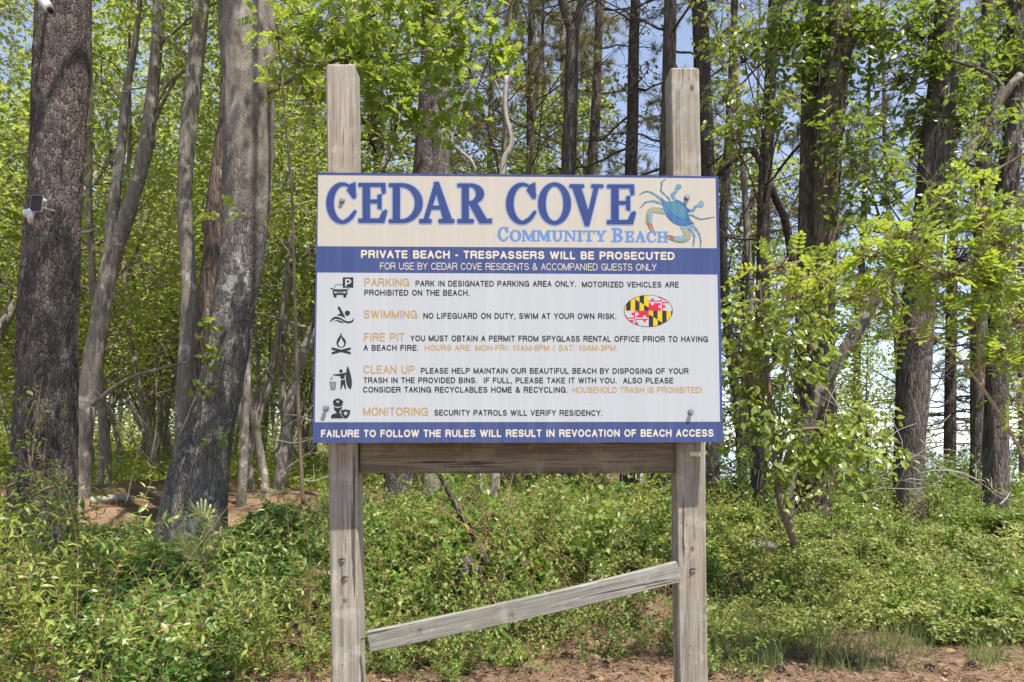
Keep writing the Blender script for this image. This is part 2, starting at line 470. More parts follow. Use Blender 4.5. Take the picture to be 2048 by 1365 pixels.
# foliage
M['leaf_under'] = leaf_mat("leaf_understory", [(0.115, 0.18, 0.028), (0.235, 0.305, 0.05), (0.36, 0.39, 0.10)], 0.54, (0.72, 0.80, 0.13))
M['leaf_mid'] = leaf_mat("leaf_maple", [(0.09, 0.16, 0.022), (0.17, 0.25, 0.034), (0.27, 0.33, 0.06)], 0.50, (0.60, 0.72, 0.08))
M['leaf_dark'] = leaf_mat("leaf_glossy", [(0.065, 0.12, 0.02), (0.135, 0.20, 0.035), (0.23, 0.28, 0.07)], 0.46, (0.42, 0.54, 0.05), 0.30, 0.6)
M['leaf_shiny'] = leaf_mat("leaf_shiny", [(0.14, 0.20, 0.03), (0.23, 0.30, 0.05), (0.34, 0.38, 0.10)], 0.40, (0.60, 0.68, 0.09), 0.26, 0.7)
M['leaf_locust'] = leaf_mat("leaf_locust", [(0.18, 0.28, 0.022), (0.28, 0.37, 0.04), (0.38, 0.43, 0.07)], 0.46, (0.64, 0.76, 0.08), .45)
M['leaf_bush'] = leaf_mat("leaf_bush", [(0.05, 0.115, 0.02), (0.12, 0.205, 0.038), (0.24, 0.305, 0.08)], 0.34, (0.36, 0.54, 0.06), 0.42)
M['leaf_vine'] = leaf_mat("leaf_vine", [(0.17, 0.20, 0.045), (0.29, 0.315, 0.085), (0.42, 0.40, 0.16)], 0.36, (0.50, 0.58, 0.09), 0.5)
M['leaf_brier'] = leaf_mat("leaf_brier", [(0.07, 0.14, 0.022), (0.15, 0.235, 0.04), (0.28, 0.33, 0.075)], 0.36, (0.42, 0.58, 0.06), 0.42)
M['leaf_weed'] = leaf_mat("leaf_weed", [(0.13, 0.20, 0.03), (0.24, 0.31, 0.055), (0.36, 0.39, 0.10)], 0.40, (0.55, 0.64, 0.08), 0.42)
M['needle_pine'] = leaf_mat("needle_pine", [(0.12, 0.125, 0.04), (0.19, 0.185, 0.065), (0.30, 0.225, 0.11)], 0.30, (0.34, 0.33, 0.09), .5)
M['needle_young'] = leaf_mat("needle_young", [(0.18, 0.24, 0.06), (0.30, 0.33, 0.13), (0.38, 0.36, 0.18)], 0.25, (0.3, 0.35, 0.08), .5)
M['grass'] = leaf_mat("grass_blade", [(0.09, 0.15, 0.03), (0.16, 0.22, 0.05), (0.32, 0.30, 0.12)], 0.3, (0.25, 0.32, 0.06), .5)
M['straw'] = leaf_mat("pine_straw", [(0.17, 0.095, 0.058), (0.32, 0.20, 0.125), (0.46, 0.33, 0.22)], 0.05, (0.3, 0.2, 0.1), .7, .2)
# bark
M['bark_pine'] = bark_mat("bark_pine", (0.060, 0.046, 0.040), (0.135, 0.11, 0.094), (0.27, 0.23, 0.20), 38, .36, (0.20, 0.20, 0.17), -0.03, 1.0, .4, None, .16, .75)
M['bark_oak'] = bark_mat("bark_oak", (0.092, 0.08, 0.07), (0.195, 0.172, 0.15), (0.34, 0.305, 0.27), 44, .22, (0.44, 0.44, 0.39), -0.015, 0.9, .4, (5.2, 6.9, (0.20, 0.172, 0.14), (0.34, 0.31, 0.255)), .16, .7)
M['bark_grey'] = bark_mat("bark_grey", (0.13, 0.11, 0.088), (0.245, 0.215, 0.18), (0.38, 0.34, 0.285), 46, .16, (0.46, 0.44, 0.37), 0.0, 0.45, .5, None, .10, .25)
M['bark_brown'] = bark_mat("bark_brown", (0.075, 0.055, 0.044), (0.19, 0.143, 0.112), (0.34, 0.265, 0.21), 30, .13, (0.20, 0.19, 0.15), -0.05, 1.0, .4, None, .2, .8)
M['bark_dark'] = bark_mat("bark_dark", (0.066, 0.054, 0.045), (0.15, 0.124, 0.104), (0.28, 0.235, 0.20), 32, .18, (0.20, 0.20, 0.16), -0.04, 1.0, .4, None, .18, .75)
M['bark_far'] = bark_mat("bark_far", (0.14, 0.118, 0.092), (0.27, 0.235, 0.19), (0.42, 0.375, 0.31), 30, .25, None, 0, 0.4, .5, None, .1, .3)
M['bark_limb'] = bark_mat("bark_limb", (0.065, 0.053, 0.042), (0.125, 0.105, 0.084), (0.205, 0.178, 0.147), 44, .2, (0.30, 0.30, 0.24), 0.0, 0.5, .5, None, .1, .3)
M['twig'] = plain("twig_bark", (0.16, 0.12, 0.085), .9, 0, .5, .2)
M['deadwood'] = plain("dead_wood", (0.30, 0.27, 0.235), .9, 0, .6, .2)
M['stem_red'] = plain("stem_red", (0.22, 0.13, 0.075), .7, 0, .4, .3)

# ------------------------------------------------------------------ the notice sign
M['post'] = wood_mat("wood_post", 2, (0.098, 0.084, 0.063), (0.255, 0.23, 0.188), (0.425, 0.395, 0.335), [(-0.775, 3.66, 0.78, .013), (-0.745, 3.66, .55, .004)], (0.30, 0.21, 0.12), .35, 0.0)
M['post_b'] = wood_mat("wood_post_knotty", 2, (0.09, 0.078, 0.058), (0.232, 0.21, 0.171), (0.395, 0.367, 0.31), [(0.833, 3.66, 3.155, .015), (0.835, 3.66, 1.02, .014)], (0.29, 0.22, 0.13), .35, 3.7)
M['beam'] = wood_mat("wood_beam", 0, (0.06, 0.048, 0.034), (0.14, 0.114, 0.078), (0.27, 0.23, 0.165), [], (0.13, 0.12, 0.06), .5, 8.0)
M['rail'] = wood_mat("wood_rail", 0, (0.125, 0.118, 0.098), (0.225, 0.215, 0.185), (0.34, 0.325, 0.285), [], (0.17, 0.155, 0.115), .45, 12.0, math.atan2(140.5, 619))
BLUE = (0.038, 0.057, 0.155)
M['blue'] = vinyl_mat("sign_blue", BLUE, .30, .05)
M['cream'] = vinyl_mat("sign_cream", (0.395, 0.36, 0.305), .32, .07)
M['white'] = vinyl_mat("sign_white", (0.365, 0.378, 0.388), .34, .09)
M['core'] = plain("sign_edge", (0.6, 0.6, 0.58), .5)
M['print_cream'] = vinyl_mat("print_cream", (0.50, 0.44, 0.36), .32, .03)
M['print_navy'] = vinyl_mat("print_navy", (0.03, 0.047, 0.15), .30, .03)
M['print_sky'] = vinyl_mat("print_sky", (0.10, 0.195, 0.38), .32, .03)
M['print_black'] = vinyl_mat("print_black", (0.018, 0.018, 0.02), .34, .04)
M['print_tan'] = vinyl_mat("print_tan", (0.335, 0.215, 0.085), .32, .04)
M['print_white'] = vinyl_mat("print_white", (0.372, 0.385, 0.395), .32, .03)
M['print_red'] = vinyl_mat("print_red", (0.45, 0.015, 0.045), .32, .03)
M['print_yellow'] = vinyl_mat("print_yellow", (0.52, 0.36, 0.008), .32, .03)
M['crab_blue'] = vinyl_mat("crab_blue", (0.025, 0.10, 0.25), .32, .12, .1)
M['crab_teal'] = vinyl_mat("crab_teal", (0.045, 0.155, 0.20), .32, .12, .1)
M['crab_pale'] = vinyl_mat("crab_pale", (0.13, 0.26, 0.36), .32, .1)
M['crab_line'] = vinyl_mat("crab_line", (0.05, 0.12, 0.17), .32, .1)
M['crab_sand'] = vinyl_mat("crab_sand", (0.24, 0.24, 0.14), .32, .1)
M['crab_green'] = vinyl_mat("crab_green", (0.12, 0.22, 0.15), .32, .1)
M['crab_red'] = vinyl_mat("crab_red", (0.30, 0.08, 0.045), .32, .1)
M['steel'] = plain("galvanised_steel", (0.26, 0.27, 0.28), .45, .85, .35)
M['rust'] = plain("rusty_nail", (0.06, 0.035, 0.025), .8, 0, .4)
M['plastic_white'] = plain("white_plastic", (0.58, 0.59, 0.56), .4, 0, .06)
M['panel_dark'] = plain("dark_glass", (0.028, 0.016, 0.018), .32, 0, .1, .35)

c0, c1, c2 = P(635, 345, 3.628), P(1437, 353, 3.668), P(625, 886, 3.545)
PN = np.cross(c1 - c0, c2 - c0); PN /= np.linalg.norm(PN)
if PN[1] > 0:
    PN = -PN                                     # towards the viewer
EYE = np.array([0, 0, CAM_H])
def on_sign(px, py, off=0.0):
    """a place on the sign's face, off metres proud of it; takes arrays"""
    px = np.asarray(px, float); py = np.asarray(py, float)
    d = np.stack([(px - CX) / F_PX, np.ones_like(px), -(py - HY) / F_PX], -1)
    t = ((c0 - EYE) @ PN) / (d @ PN)
    return EYE + d * t[..., None] + PN * off

SIGN = thing("notice_sign", "large beach rules sign bolted to two weathered grey timber posts", "sign", (0, 3.7, 0))

def lumber(name, a, b, wdir, w, tdir, th, mat, bev=0.004, nseg=1, warp=None, parent=SIGN):
    """a sawn timber from a to b with chamfered long edges; w along wdir, th along tdir (unit vectors)"""
    a, b, wdir, tdir = map(lambda q: np.asarray(q, float), (a, b, wdir, tdir))
    g = Geo(); prof = []
    for sx, sy in ((-1, -1), (1, -1), (1, 1), (-1, 1)):
        cxx, cyy = sx * w / 2, sy * th / 2
        pr = [(cxx - sx * bev, cyy), (cxx, cyy - sy * bev)]
        if (sx * sy) > 0:
            pr = pr[::-1]
        prof += pr
    prof = np.array(prof); k = len(prof); rows = []
    ts = np.linspace(0, 1, nseg + 1)
    ax = norm(b - a)
    e = bev * 1.0
    L = np.linalg.norm(b - a)
    stations = [(0.0, 1 - 2 * e / min(w, th))] + [((e + t * (L - 2 * e)) / L, 1.0) for t in ts] + [(1.0, 1 - 2 * e / min(w, th))]
    for t, s in stations:
        off = warp(t) if warp else 0
        rows.append(a + (b - a) * t + prof[:, :1] * s * wdir + prof[:, 1:] * s * tdir + off)
    V = np.concatenate(rows); Fs = []
    for i in range(len(rows) - 1):
        for j in range(k):
            j2 = (j + 1) % k
            Fs += [(i * k + j, i * k + j2, (i + 1) * k + j2), (i * k + j, (i + 1) * k + j2, (i + 1) * k + j)]
    for j in range(1, k - 1):
        Fs += [(0, j + 1, j), (len(V) - k, len(V) - k + j, len(V) - k + j + 1)]
    g.add(V, Fs)
    o = g.build(name, mat)
    return shift(o, parent) if parent else o

PF = 3.69                                         # depth of the posts' front faces
PW, PT = 0.134, 0.138
def post(pxt, pyt, pxb, mat, seed):
    t = P(pxt, pyt, PF); b = P(pxb, 1365, PF)
    sl = (b - t) / (t[2] - b[2])
    base = t + sl * (t[2] + 0.35)
    off = np.array([0, PT / 2, 0])
    return lumber("post", base + off, t + off, (1, 0, 0), PW, (0, 1, 0), PT, mat, .007, 14, lambda q: np.array([.003 * math.sin(q * 9 + seed), 0, 0]))
post(679.5, 128, 690.5, M['post'], 0)
post(1371, 135, 1388.5, M['post_b'], 2)
# cross beam between the posts, half hidden by the panel
xa = P(719, 918, PF)[0]; xb = P(1352, 918, PF)[0]
zt, zb = P(1000, 868, PF + .03)[2], P(1000, 947, PF + .03)[2]
lumber("crossbeam", (xa - .004, PF + .03 + .022, (zt + zb) / 2), (xb + .006, PF + .03 + .022, (zt + zb) / 2), (0, 0, 1), zt - zb, (0, 1, 0), .044, M['beam'], .004, 6)
# the fallen rail, one end still nailed
ra = P(738, 1283, PF - .028); rb = P(1357, 1142.5, PF - .028)
ra[1] = rb[1] = PF - .026
ax = norm(rb - ra); wn_ = np.array([-ax[2], 0, ax[0]])
def rail_warp(t):
    return wn_ * (.012 * math.sin(t * math.pi)) * -1 + np.array([0, .004 * math.sin(t * 5), 0])
lumber("fallen_rail", ra, rb, wn_, .094, (0, 1, 0), .040, M['rail'], .003, 16, rail_warp)

# panel
BD = [(635, 345), (1437, 353), (1446, 885), (625, 886)]
g = Geo()
N_E = 40
def edge(a, b, n, seed):
    t = np.linspace(0, 1, n, endpoint=False)
    q = np.stack([a[0] + (b[0] - a[0]) * t, a[1] + (b[1] - a[1]) * t], -1)
    q += 0.35 * np.stack([vnoise(t * 37, seed, 0, 1), vnoise(t * 41, seed, 0, 2)], -1)
    return q
ring = np.concatenate([edge(BD[i], BD[(i + 1) % 4], N_E, i) for i in range(4)])
ctr = ring.mean(0)
fr = on_sign(ring[:, 0], ring[:, 1], 0.0); bk = on_sign(ring[:, 0], ring[:, 1], -0.0065)
n = len(ring)
g.add(np.vstack([fr, on_sign(ctr[0], ctr[1])[None]]), [(i, (i + 1) % n, n) for i in range(n)], 0)
g.add(np.vstack([bk, on_sign(ctr[0], ctr[1], -.0065)[None]]), [((i + 1) % n, i, n) for i in range(n)], 1)
g.add(np.vstack([fr, bk]), [q for i in range(n) for q in ((i, i + n, (i + 1) % n), ((i + 1) % n, i + n, (i + 1) % n + n))], 1)
PANEL = shift(g.build("panel", [M['blue'], M['core']]), SIGN)
def sub(o, parent=None):
    """attach a world-space mesh under the panel (itself shifted under the sign)"""
    o.parent = PANEL
    o.location = (0, 0, 0)
    return o
def sheet(name, quad, off, mat):
    g = Geo()
    q = [on_sign(x, y, off) for x, y in quad]
    g.quad(q[0], q[3], q[2], q[1])
    return sub(g.build(name, mat))
sheet("cream_field", [(636.3, 351), (1431, 357.3), (1433.5, 497), (635, 493)], .0004, M['cream'])
sheet("white_field", [(634.4, 545.7), (1434.8, 549.8), (1440.2, 844), (629.6, 845)], .0004, M['white'])

# ---- filled shapes from distance fields (marching squares)
def fill_field(f, x0, y0, x1, y1, step):
    nx, ny = int((x1 - x0) / step) + 2, int((y1 - y0) / step) + 2
    xs, ys = x0 + np.arange(nx) * step, y0 + np.arange(ny) * step
    X, Y = np.meshgrid(xs, ys)
    D = f(X, Y)
    ins = D < 0
    cnt = ins[:-1, :-1].astype(int) + ins[1:, :-1] + ins[:-1, 1:] + ins[1:, 1:]
    V, Fs = [], []
    for j in range(ny - 1):
        full = cnt[j] == 4
        i = 0
        while i < nx - 1:
            if full[i]:
                k = i
                while k < nx - 1 and full[k]:
                    k += 1
                b = len(V); V += [(xs[i], ys[j]), (xs[k], ys[j]), (xs[k], ys[j + 1]), (xs[i], ys[j + 1])]
                Fs += [(b, b + 2, b + 1), (b, b + 3, b + 2)]
                i = k
            else:
                if cnt[j, i] > 0:
                    cs = [(i, j), (i + 1, j), (i + 1, j + 1), (i, j + 1)]; poly = []
                    for a in range(4):
                        p, q = cs[a], cs[(a + 1) % 4]
                        dp, dq = D[p[1], p[0]], D[q[1], q[0]]
                        if dp < 0:
                            poly.append((xs[p[0]], ys[p[1]]))
                        if (dp < 0) != (dq < 0):
                            t = dp / (dp - dq); poly.append((xs[p[0]] + (xs[q[0]] - xs[p[0]]) * t, ys[p[1]] + (ys[q[1]] - ys[p[1]]) * t))
                    b = len(V); V += poly
                    Fs += [(b, b + a + 1, b + a) for a in range(1, len(poly) - 1)]
                i += 1
    return np.array(V).reshape(-1, 2), Fs

def s_box(x0, y0, x1, y1, r=0.0):
    cx, cy, hx, hy = (x0 + x1) / 2, (y0 + y1) / 2, abs(x1 - x0) / 2 - r, abs(y1 - y0) / 2 - r
    def f(X, Y):
        dx, dy = np.abs(X - cx) - hx, np.abs(Y - cy) - hy
        return np.hypot(np.maximum(dx, 0), np.maximum(dy, 0)) + np.minimum(np.maximum(dx, dy), 0) - r
    return f
def s_ell(cx, cy, a, b):
    def f(X, Y):
        u, v = (X - cx) / a, (Y - cy) / b
        k = np.hypot(u, v); gk = np.hypot(u / a, v / b)
        return np.where(gk > 1e-6, (k - 1) * k / np.maximum(gk, 1e-6), -min(a, b))
    return f
def s_poly(pts, r=0.0):
    pts = np.asarray(pts, float)
    def f(X, Y):
        d = np.full(X.shape, 1e9); s = np.zeros(X.shape, bool)
        for i in range(len(pts)):
            ax_, ay_ = pts[i]; bx_, by_ = pts[(i + 1) % len(pts)]
            ex, ey = bx_ - ax_, by_ - ay_
            t = np.clip(((X - ax_) * ex + (Y - ay_) * ey) / max(ex * ex + ey * ey, 1e-9), 0, 1)
            d = np.minimum(d, np.hypot(X - ax_ - t * ex, Y - ay_ - t * ey))
            c = (ay_ <= Y) != (by_ <= Y)
            s ^= c & (X < ax_ + (Y - ay_) / (ey if abs(ey) > 1e-9 else 1e-9) * ex)
        return np.where(s, -d, d) - r
    return f
def s_line(pts, r0, r1=None):
    """a brush stroke through points, tapering from r0 to r1"""
    pts = np.asarray(pts, float); r1 = r0 if r1 is None else r1; n_ = len(pts) - 1
    def f(X, Y):
        d = np.full(X.shape, 1e9)
        for i in range(n_):
            ex, ey = pts[i + 1] - pts[i]
            t = np.clip(((X - pts[i, 0]) * ex + (Y - pts[i, 1]) * ey) / max(ex * ex + ey * ey, 1e-9), 0, 1)
            d = np.minimum(d, np.hypot(X - pts[i, 0] - t * ex, Y - pts[i, 1] - t * ey) - (r0 + (r1 - r0) * (i + t) / n_))
        return d
    return f
def U(*fs):
    return lambda X, Y: np.minimum.reduce([f(X, Y) for f in fs])
def D_(a, *bs):
    return lambda X, Y: np.maximum.reduce([a(X, Y)] + [-b(X, Y) for b in bs])
def I_(*fs):
    return lambda X, Y: np.maximum.reduce([f(X, Y) for f in fs])
def grow_(f, d):
    return lambda X, Y: f(X, Y) - d
def spl(pts, n=24):
    return resample(np.hstack([np.asarray(pts, float), np.zeros((len(pts), 1))]), n)[:, :2]

def printed(name, layers, box, to_px, step, off, parent_name=None):
    """layers: (field, material); each layer lies a hair above the one below"""
    g = Geo(); mats = []
    for k, (f, mat) in enumerate(layers):
        V, Fs = fill_field(f, *box, step)
        if len(V) == 0:
            continue
        px, py = to_px(V[:, 0], V[:, 1])
        if mat not in mats:
            mats.append(mat)
        g.add(on_sign(px, py, off + .00022 * k), Fs, mats.index(mat))
    return sub(g.build(name, mats))

# ---- serif capitals, drawn in an 80-unit-high design box (x right, y down)
def glyph(ch):
    B = lambda a, b, c, d, r=1.6: s_box(a, b, c, d, r)
    if ch == 'E':
        return U(B(9, 2, 25, 78), B(0, 0, 30, 8, 3), B(4, 0, 56, 8), s_poly([(46, 1), (56, 1), (57, 19), (51, 22), (49, 12)], 1), B(22, 33, 42, 41),
                 s_poly([(41, 25), (48, 23), (48, 52), (41, 50)], 1), B(0, 71, 30, 80, 3), B(4, 71, 54, 80), s_poly([(44, 72), (51, 58), (57, 54), (60, 57), (54, 79), (44, 79)], 1)), 60
    if ch == 'C':
        ring_ = D_(s_ell(33, 40, 33, 41), s_ell(37, 40, 21, 34))
        cut = s_poly([(40, 30), (90, 18), (90, 62), (48, 60)])
        return U(D_(ring_, cut), s_poly([(51, 3), (60, 0), (61, 29), (56, 30), (44, 14)], 1.2), s_line([(40, 76), (49, 70), (60, 57)], 4.2, 3.2)), 63
    if ch == 'D':
        bowl = D_(I_(s_ell(27, 40, 42, 40), s_box(14, -5, 90, 90)), I_(s_ell(25, 40, 28, 32), s_box(23, -5, 90, 90)))
        return U(bowl, B(8, 1, 23, 79), B(0, 0, 28, 8, 3), B(0, 72, 28, 80, 3)), 69
    if ch == 'A':
        return U(s_poly([(31, 0), (40, -1), (68, 75), (51, 75)], 1), s_poly([(32, 2), (38, 14), (17, 76), (9, 76)], 1), B(19, 45, 50, 53),
                 B(0, 71, 26, 80, 3.4), B(40, 71, 73, 80, 3.4)), 73
    if ch == 'R':
        bowl = D_(I_(s_ell(27, 21, 28, 21), s_box(14, -5, 90, 90)), I_(s_ell(25, 21, 13, 14), s_box(23, -5, 90, 90)))
        return U(bowl, B(9, 1, 24, 79), B(0, 0, 28, 8, 3), B(0, 71, 34, 80, 3), s_poly([(24, 40), (38, 36), (60, 72), (70, 71), (70, 79), (46, 79)], 1)), 70
    if ch == 'O':
        return D_(s_ell(34, 40, 34, 42), s_ell(34, 40, 18, 34)), 68
    if ch == 'V':
        return U(s_poly([(6, 4), (23, 4), (43, 66), (40, 82), (33, 82)], 1), s_poly([(52, 4), (61, 4), (41, 81), (36, 70)], 1), B(0, 0, 31, 8, 3.4), B(45, 0, 71, 8, 3.4)), 71
    if ch == 'M':
        return U(B(6, 2, 14, 78), B(60, 2, 76, 78), s_poly([(6, 1), (22, 1), (46, 58), (40, 76)], .5), s_poly([(62, 1), (72, 1), (44, 76), (38, 66)], .5),
                 B(0, 0, 20, 8), B(64, 0, 84, 8), B(0, 72, 20, 80), B(54, 72, 84, 80)), 84
    if ch == 'U':
        r_ = I_(D_(s_ell(35, 48, 26, 33), s_ell(36, 46, 13, 25)), s_box(0, 46, 80, 90))
        return U(r_, B(9, 2, 23, 50), B(51, 2, 60, 50), B(0, 0, 32, 8), B(42, 0, 69, 8)), 69
    if ch == 'N':
        return U(B(8, 2, 16, 78), B(58, 2, 66, 78), s_poly([(6, 1), (22, 1), (66, 78), (58, 79)], .5), B(0, 0, 22, 8), B(48, 0, 74, 8), B(0, 72, 26, 80)), 74
    if ch == 'I':
        return U(B(9, 2, 24, 78), B(0, 0, 33, 8), B(0, 72, 33, 80)), 33
    if ch == 'T':
        return U(B(25, 2, 40, 78), B(1, 0, 64, 8), B(0, 0, 6, 24), B(59, 0, 65, 24), B(15, 72, 50, 80)), 65
    if ch == 'Y':
        return U(B(27, 40, 42, 78), s_poly([(6, 4), (23, 4), (42, 44), (28, 46)], .5), s_poly([(50, 4), (59, 4), (40, 48), (34, 42)], .5), B(0, 0, 30, 8), B(43, 0, 68, 8), B(17, 72, 52, 80)), 68
    if ch == 'B':
        up = D_(I_(s_ell(30, 20, 27, 20.5), s_box(14, -5, 90, 90)), I_(s_ell(28, 20, 14, 13.5), s_box(24, -5, 90, 90)))
        lo = D_(I_(s_ell(30, 59, 31, 21.5), s_box(14, -5, 90, 90)), I_(s_ell(28, 59, 16, 14), s_box(24, -5, 90, 90)))
        return U(up, lo, B(9, 1, 24, 79), B(0, 0, 28, 8), B(0, 72, 28, 80)), 62
    if ch == 'H':
        return U(B(9, 2, 24, 78), B(50, 2, 65, 78), B(20, 35, 54, 43), B(0, 0, 33, 8), B(0, 72, 33, 80), B(41, 0, 74, 8), B(41, 72, 74, 80)), 74

def serif_letters(name, items, halo):
    for ch, x0, x1, y0, y1 in items:
        f, w = glyph(ch)
        to_px = lambda X, Y, x0=x0, x1=x1, y0=y0, y1=y1, w=w: (x0 + X / w * (x1 - x0), y0 + Y / 80 * (y1 - y0))
        lay = [(grow_(f, 2.2), M['print_sky']), (grow_(f, 1.5), M['print_cream']), (grow_(f, 0.9), M['print_sky']), (grow_(f, -.2), M['print_navy'])] if halo else [(grow_(f, 1.6), M['print_sky'])]
        printed("letter", lay, (-5, -7, w + 5, 88), to_px, 1.0 if halo else 1.8, .0009)
serif_letters("letter", [('C', 652.5, 713, 366.5, 447.5), ('E', 716.5, 774, 366.5, 446.5), ('D', 777.5, 845.5, 367, 447), ('A', 838, 909, 366, 447.5), ('R', 914.5, 983, 367.5, 447.5),
                          ('C', 1012, 1072.5, 367, 448.5), ('O', 1076, 1142, 367.5, 448.5), ('V', 1138.5, 1207, 369, 450), ('E', 1213.5, 1271, 369.5, 449.5)], True)
small = [('C', 995.5, 1016.5, 455, 482.5)]
def spread_word(word, xa_, xb_, y0a, y1a, y0b, y1b, gap=5.0):
    ws = [glyph(c)[1] for c in word]; tot = sum(ws) + gap * (len(word) - 1); k = (xb_ - xa_) / tot; x = xa_; out = []
    for c, w in zip(word, ws):
        t = (x - xa_) / (xb_ - xa_)
        out.append((c, x, x + w * k, y0a + (y0b - y0a) * t, y1a + (y1b - y1a) * t)); x += (w + gap) * k
    return out
small += spread_word("OMMUNITY", 1019.5, 1213, 461, 482.7, 462, 483.5)
small += [('B', 1223.5, 1246, 456.8, 484.6)]
small += spread_word("EACH", 1250, 1336, 463, 484.8, 464, 485.4)
serif_letters("letter", small, False)

# ---- grotesque capitals drawn from strokes (cap height 100, y down)
def arc(cx, cy, a, b, t0, t1, n=14):
    t = np.radians(np.linspace(t0, t1, n))
    return list(zip(cx + a * np.cos(t), cy + b * np.sin(t)))
SANS = {
    'A': (93, [[(0, 1), (.5, 0), (1, 1)], [(.2, .64), (.8, .64)]]), 'B': (90, [[(0, .5), (0, 0), (.58, 0)] + arc(.62, .235, .30, .235, -90, 90) + [(0, .47)], [(.6, .47)] + arc(.66, .735, .34, .265, -90, 90) + [(0, 1), (0, .4)]]),
    'C': (97, [arc(.52, .5, .52, .5, -38, -322, 26)]), 'D': (96, [[(0, 0), (.45, 0)] + arc(.45, .5, .55, .5, -90, 90, 18) + [(0, 1), (0, 0)]]),
    'E': (86, [[(1, 0), (0, 0), (0, 1), (1, 1)], [(0, .48), (.92, .48)]]), 'F': (80, [[(1, 0), (0, 0), (0, 1)], [(0, .48), (.9, .48)]]),
    'G': (104, [arc(.52, .5, .52, .5, -40, -360, 26)[:-3] + [(1, .72), (1, .53), (.56, .53)], [(1, .6), (1, 1)]]), 'H': (95, [[(0, 0), (0, 1)], [(1, 0), (1, 1)], [(0, .48), (1, .48)]]),
    'I': (38, [[(.5, 0), (.5, 1)]]), 'K': (93, [[(0, 0), (0, 1)], [(.95, 0), (0, .64)], [(.34, .42), (1, 1)]]), 'L': (78, [[(0, 0), (0, 1), (1, 1)]]),
    'M': (110, [[(0, 1), (0, 0), (.5, 1), (1, 0), (1, 1)]]), 'N': (96, [[(0, 1), (0, 0), (1, 1), (1, 0)]]), 'O': (105, [arc(.5, .5, .5, .5, 0, 360, 32)]),
    'P': (90, [[(0, 1), (0, 0), (.62, 0)] + arc(.66, .27, .34, .27, -90, 90) + [(0, .54)]]), 'R': (96, [[(0, 1), (0, 0), (.6, 0)] + arc(.66, .25, .32, .25, -90, 90) + [(0, .5)], [(.58, .5), (.9, .62), (.97, 1)]]),
    'S': (92, [arc(.5, .255, .45, .255, -25, -180, 12) + arc(.5, .255, .45, .255, -180, -262, 6) + [(.62, .5)] + arc(.5, .735, .5, .265, -65, 90, 12) + arc(.5, .735, .5, .265, 90, 160, 6)]),
    'T': (84, [[(0, 0), (1, 0)], [(.5, 0), (.5, 1)]]), 'U': (95, [[(0, 0), (0, .62)] + arc(.5, .64, .5, .36, 180, 0, 16) + [(1, 0)]]), 'V': (92, [[(0, 0), (.5, 1), (1, 0)]]),
    'W': (128, [[(0, 0), (.27, 1), (.5, 0), (.73, 1), (1, 0)]]), 'Y': (92, [[(0, 0), (.5, .56), (1, 0)], [(.5, .56), (.5, 1)]]), 'Z': (84, [[(0, 0), (1, 0), (0, 1), (1, 1)]]),
    '0': (76, [arc(.5, .5, .5, .5, 0, 360, 28)]), '1': (60, [[(.15, .28), (.6, 0), (.6, 1)]]), '3': (76, [arc(.5, .25, .44, .25, -160, 90, 14), arc(.5, .74, .5, .26, -90, 160, 14)]),
    '6': (76, [arc(.5, .68, .5, .32, 0, 360, 22), arc(.62, .5, .62, .5, -62, -180, 12) + [(0, .68)]]), '&': (98, [[(1, 1), (.28, .36)] + arc(.42, .18, .24, .18, 160, 370, 12) + [(.2, .58)] + arc(.36, .76, .34, .24, 210, 20, 12) + [(.95, .55)]]),
    '-': (46, [[(0, .6), (1, .6)]]), '.': (36, [[(.5, 1), (.5, .985)]]), ',': (36, [[(.5, .99), (.42, 1.16)]]), ':': (36, [[(.5, 1), (.5, .985)], [(.5, .36), (.5, .35)]]), '!': (38, [[(.5, 0), (.5, .68)], [(.5, 1), (.5, .985)]]),
    '/': (44, [[(0, 1.02), (1, -.02)]]), ' ': (40, [])}
_cache = {}
def sans_glyph(ch, wgt):
    if (ch, wgt) not in _cache:
        adv, strokes = SANS[ch]; r_ = wgt / 2; sb = 4.5
        iw = max(adv - 2 * sb - wgt, .1)
        fs = [s_line([(sb + r_ + u * iw, r_ + v * (100 - wgt)) for u, v in st], r_) for st in strokes]
        _cache[(ch, wgt)] = fill_field(U(*fs), -4, -8, adv + 6, 124, 3.4) if fs else (np.zeros((0, 2)), [])
    return _cache[(ch, wgt)]
def line(body, x0, x1, tl, bl, tr, br, mat, weight=13.0, off=.0008):
    x = 0.0; Vs, Ts, n_ = [], [], 0
    for ch in body:
        V, T = sans_glyph(ch, weight)
        if len(V):
            Vs.append(V + [x, 0]); Ts.append(np.array(T) + n_); n_ += len(V)
        x += SANS[ch][0] + weight * .15 + (12 if ch == ' ' else 0)
    V, T = np.concatenate(Vs), np.concatenate(Ts)
    u = (V[:, 0] - V[:, 0].min()) / (V[:, 0].max() - V[:, 0].min())
    base = bl + (br - bl) * u; cap = (bl - tl) + ((br - tr) - (bl - tl)) * u
    g = Geo(); g.add(on_sign(x0 + (x1 - x0) * u, base - (1 - V[:, 1] / 100) * cap, off), T)
    return sub(g.build("lettering", mat))
K, TN, CR = M['print_black'], M['print_tan'], M['print_cream']
line("PRIVATE BEACH - TRESPASSERS WILL BE PROSECUTED", 722, 1349, 500.6, 517, 504.5, 520.7, CR, 22)
line("FOR USE BY CEDAR COVE RESIDENTS & ACCOMPANIED GUESTS ONLY", 760, 1313, 525.4, 539.8, 528, 542, CR, 12)
line("PARKING", 728.7, 819, 556.6, 573.4, 557, 573.6, TN, 18)
line("PARK IN DESIGNATED PARKING AREA ONLY.", 831, 1152, 561.5, 573.6, 562.3, 574.4, K, 20)
line("MOTORIZED VEHICLES ARE", 1163.7, 1357.5, 563.4, 575.4, 564, 576, K, 20)
